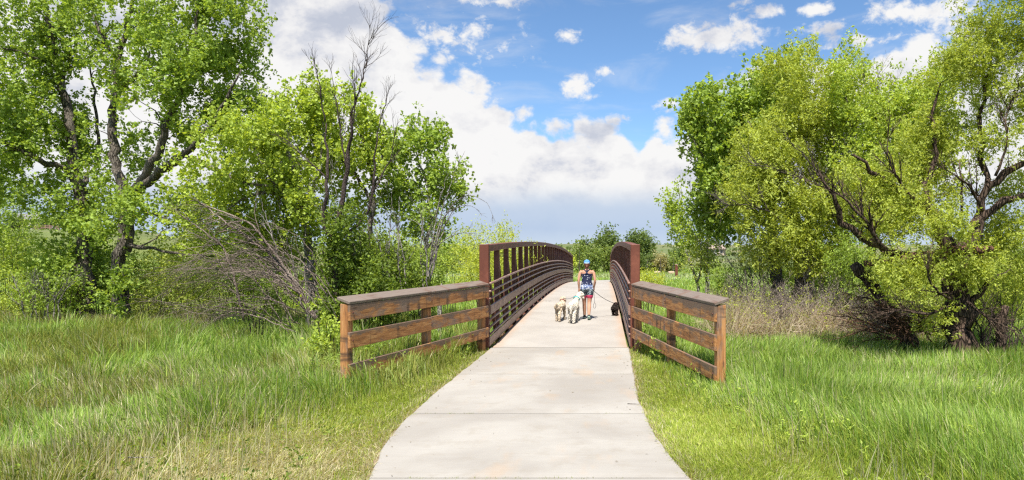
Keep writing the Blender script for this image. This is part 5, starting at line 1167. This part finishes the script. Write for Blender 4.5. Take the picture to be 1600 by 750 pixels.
def hill_brush():
    n = 1500; y = rng.uniform(190, 620, n); x = rng.uniform(-1.0, .8, n)*y; k = fnoise(x, y, .02, 75) > .47; x, y = x[k], y[k]; n = len(x)
    mb = MB(); leaves(mb, np.stack([x, y, H(x, y)+.5], 1), 16, 1.0, 1.2, .9, 'far', 4); tag(mb.build('hillside_brush', M['leaf']), kind='stuff')
hill_brush()
def broad_weeds():
    """leafy weeds against the foot of the fences"""
    mb = MB(); cs = []
    for (x0, y0, x1, y1, n) in ((-3.6, 10.1, -2.6, 13.9, 16), (1.75, 10.2, .8, 13.8, 10), (-4.3, 10.2, -3.2, 14.2, 60)):
        t = rng.random(n); x = x0+(x1-x0)*t+rng.normal(0, .12, n); y = y0+(y1-y0)*t+rng.normal(0, .12, n); cs.append(np.stack([x, y, H(x, y)+rng.uniform(.1, .42, n)], 1))
    leaves(mb, np.concatenate(cs), 36, .10, .06, .42, 'cotton', 4); o = mb.build('fence_weeds', M['leaf']); tag(o, kind='stuff')
broad_weeds()
def meadow_weeds():
    n = 420; x, y = sample_view(n, 4.2, 16, 1.3, -40, 700); d = off_path(x, y); k = (d > .5) & (fnoise(x, y, .7, 73) > .5); x, y = x[k], y[k]; n = len(x)
    mb = MB(); leaves(mb, np.stack([x, y, H(x, y)+rng.uniform(.04, .2, n)], 1), 26, .07, .036, .5, 'dark', 3); tag(mb.build('meadow_weeds', M['leaf']), kind='stuff')
    n = 500; x, y = sample_view(n, 4.2, 16, 1.3, 1000, 1640); d = off_path(x, y); k = (d > .8) & (fnoise(x, y, .7, 73) > .55); x, y = x[k], y[k]; n = len(x)
    mb = MB(); leaves(mb, np.stack([x, y, H(x, y)+rng.uniform(.1, .3, n)], 1), 26, .08, .04, .45, 'cotton_y', 3); tag(mb.build('bank_weeds', M['leaf']), kind='stuff')
meadow_weeds()
def dry_brush():
    """the tan tangle of last year's stems under the right-hand trees"""
    n = 16000; u = rng.uniform(1118, 1480, n); Y = rng.uniform(14.2, 22, n); x = (u-U0)/FPX*Y; y = Y
    k = fnoise(x, y, .8, 95) > .30; x, y = x[k], y[k]; n = len(x); tan = np.array([(.52, .42, .31), (.44, .34, .26), (.58, .49, .36), (.36, .27, .21), (.48, .46, .24)])
    blades('dry_brush', x, y, (.5+1.0*fnoise(x, y, 1.1, 97)**1.2)*rng.uniform(.45, 1.15, n), np.full(n, .010), .8, tan[rng.integers(0, 5, n)])
    m = 800; k = rng.integers(0, n, m); xx, yy = x[k], y[k]; mb = MB(); leaves(mb, np.stack([xx, yy, H(xx, yy)+rng.uniform(.3, 1.05, m)], 1), 16, .12, .045, .4, 'yellow', 3); tag(mb.build('brush_leaves', M['leaf']), kind='stuff')
    mb = MB(); st = np.random.default_rng(44)
    for i in range(230):
        uu = st.uniform(1112, 1470); Yc = st.uniform(13.9, 20.5); cx = (uu-U0)/FPX*Yc; hgt = (.55+.75*float(fnoise(cx, Yc, .9, 97)))
        for j in range(7):
            b = np.array((cx+st.normal(0, .16), Yc+st.normal(0, .16), 0)); b[2] = gz(b[0], b[1])-.03; dd = np.array((st.normal(0, .38), st.normal(0, .3), 1.0)); q = [b]; L = hgt*st.uniform(.6, 1.15)
            for s_ in range(5): dd = unit(dd+st.normal(0, .16, 3)); q.append(q[-1]+dd*L/5)
            mb.tube(q, np.linspace(.0085, .0028, 6), 3, col=tan[st.integers(0, 5)])
            for s_ in range(4):
                a_ = q[st.integers(1, 5)]; d2 = unit(dd+st.normal(0, .6, 3)); l2 = L*st.uniform(.2, .4); mb.tube([a_, a_+d2*l2*.5+st.normal(0, .015, 3), a_+d2*l2+np.array((0, 0, .03))], [.0045, .0035, .002], 3, col=tan[st.integers(0, 5)])
    tag(mb.build('brush_twigs', M['grass']), kind='stuff')
    # a thinner band on the other side, under the cottonwoods
    n = 22000; u = rng.uniform(-30, 560, n); Y = rng.uniform(17.5, 23, n); x = (u-U0)/FPX*Y; y = Y; k = fnoise(x, y, .6, 99) > .38; x, y = x[k], y[k]; n = len(x)
    blades('undergrowth_stems', x, y, (.4+.7*fnoise(x, y, .7, 97))*rng.uniform(.5, 1.1, n), np.full(n, .010), .6, mixp(np.full(n, .5), tan[rng.integers(0, 5, n)]*.8, pick('olive', n)))
dry_brush()
def litter():
    n = 80; y = rng.uniform(4, 14, n); side = rng.random(n) < .72; e = np.where(rng.random(n) < .5, pl(y)+np.abs(rng.normal(0, .14, n)), pr(y)-np.abs(rng.normal(0, .14, n))); x = np.where(side, e, pl(y)+(pr(y)-pl(y))*rng.random(n))
    a = rng.uniform(0, 2*pi, n); L = rng.uniform(.006, .022, n); w = L*rng.uniform(.2, .6, n); z = .005+rng.uniform(0, .006, n); dx, dy = np.cos(a), np.sin(a)
    V = np.stack([np.stack([x-dx*L, y-dy*L, z-.004], 1), np.stack([x-dy*w, y+dx*w, z], 1), np.stack([x+dx*L, y+dy*L, z-.002], 1), np.stack([x+dy*w, y-dx*w, z+.004], 1)], 1).reshape(-1, 3)
    mb = MB(); c = np.array([(.17, .13, .08), (.26, .20, .12), (.11, .09, .06)])[rng.integers(0, 3, n)]; mb.add(V, np.arange(n*4).reshape(-1, 4), None, np.repeat(c, 4, 0)); tag(mb.build('plant_litter', M['grass']), kind='stuff')
litter()
def fallen_twig(label, u, v, L, ang, mt, r=.006):
    Y = CZ*FPX/(v-V0); p = at(u, v, Y); z = max(gz(p[0], p[1])+.03, .008) if off_path(p[0], p[1]) < 0 else gz(p[0], p[1])+.06
    d = np.array((math.cos(ang), math.sin(ang), 0)); n = np.array((-d[1], d[0], 0)); P = [np.array((p[0], p[1], z))+d*t*L+n*math.sin(t*3)*.05*L for t in np.linspace(-.5, .5, 7)]
    m = MB(); m.tube(P, np.linspace(r, r*.4, 7), 6); m.tube([P[3], P[3]+d*.12*L+n*.12*L], [r*.6, r*.3], 5); tag(m.build('fallen_twig', M[mt], None, True), label, 'twig')
fallen_twig('thin dark twig lying on the concrete near its right edge', 990, 632, .16, -.3, 'twig_dark', .004)
fallen_twig('bleached bent twig lying in the dry straw patch', 222, 719, .26, -.1, 'bark_pale', .008)
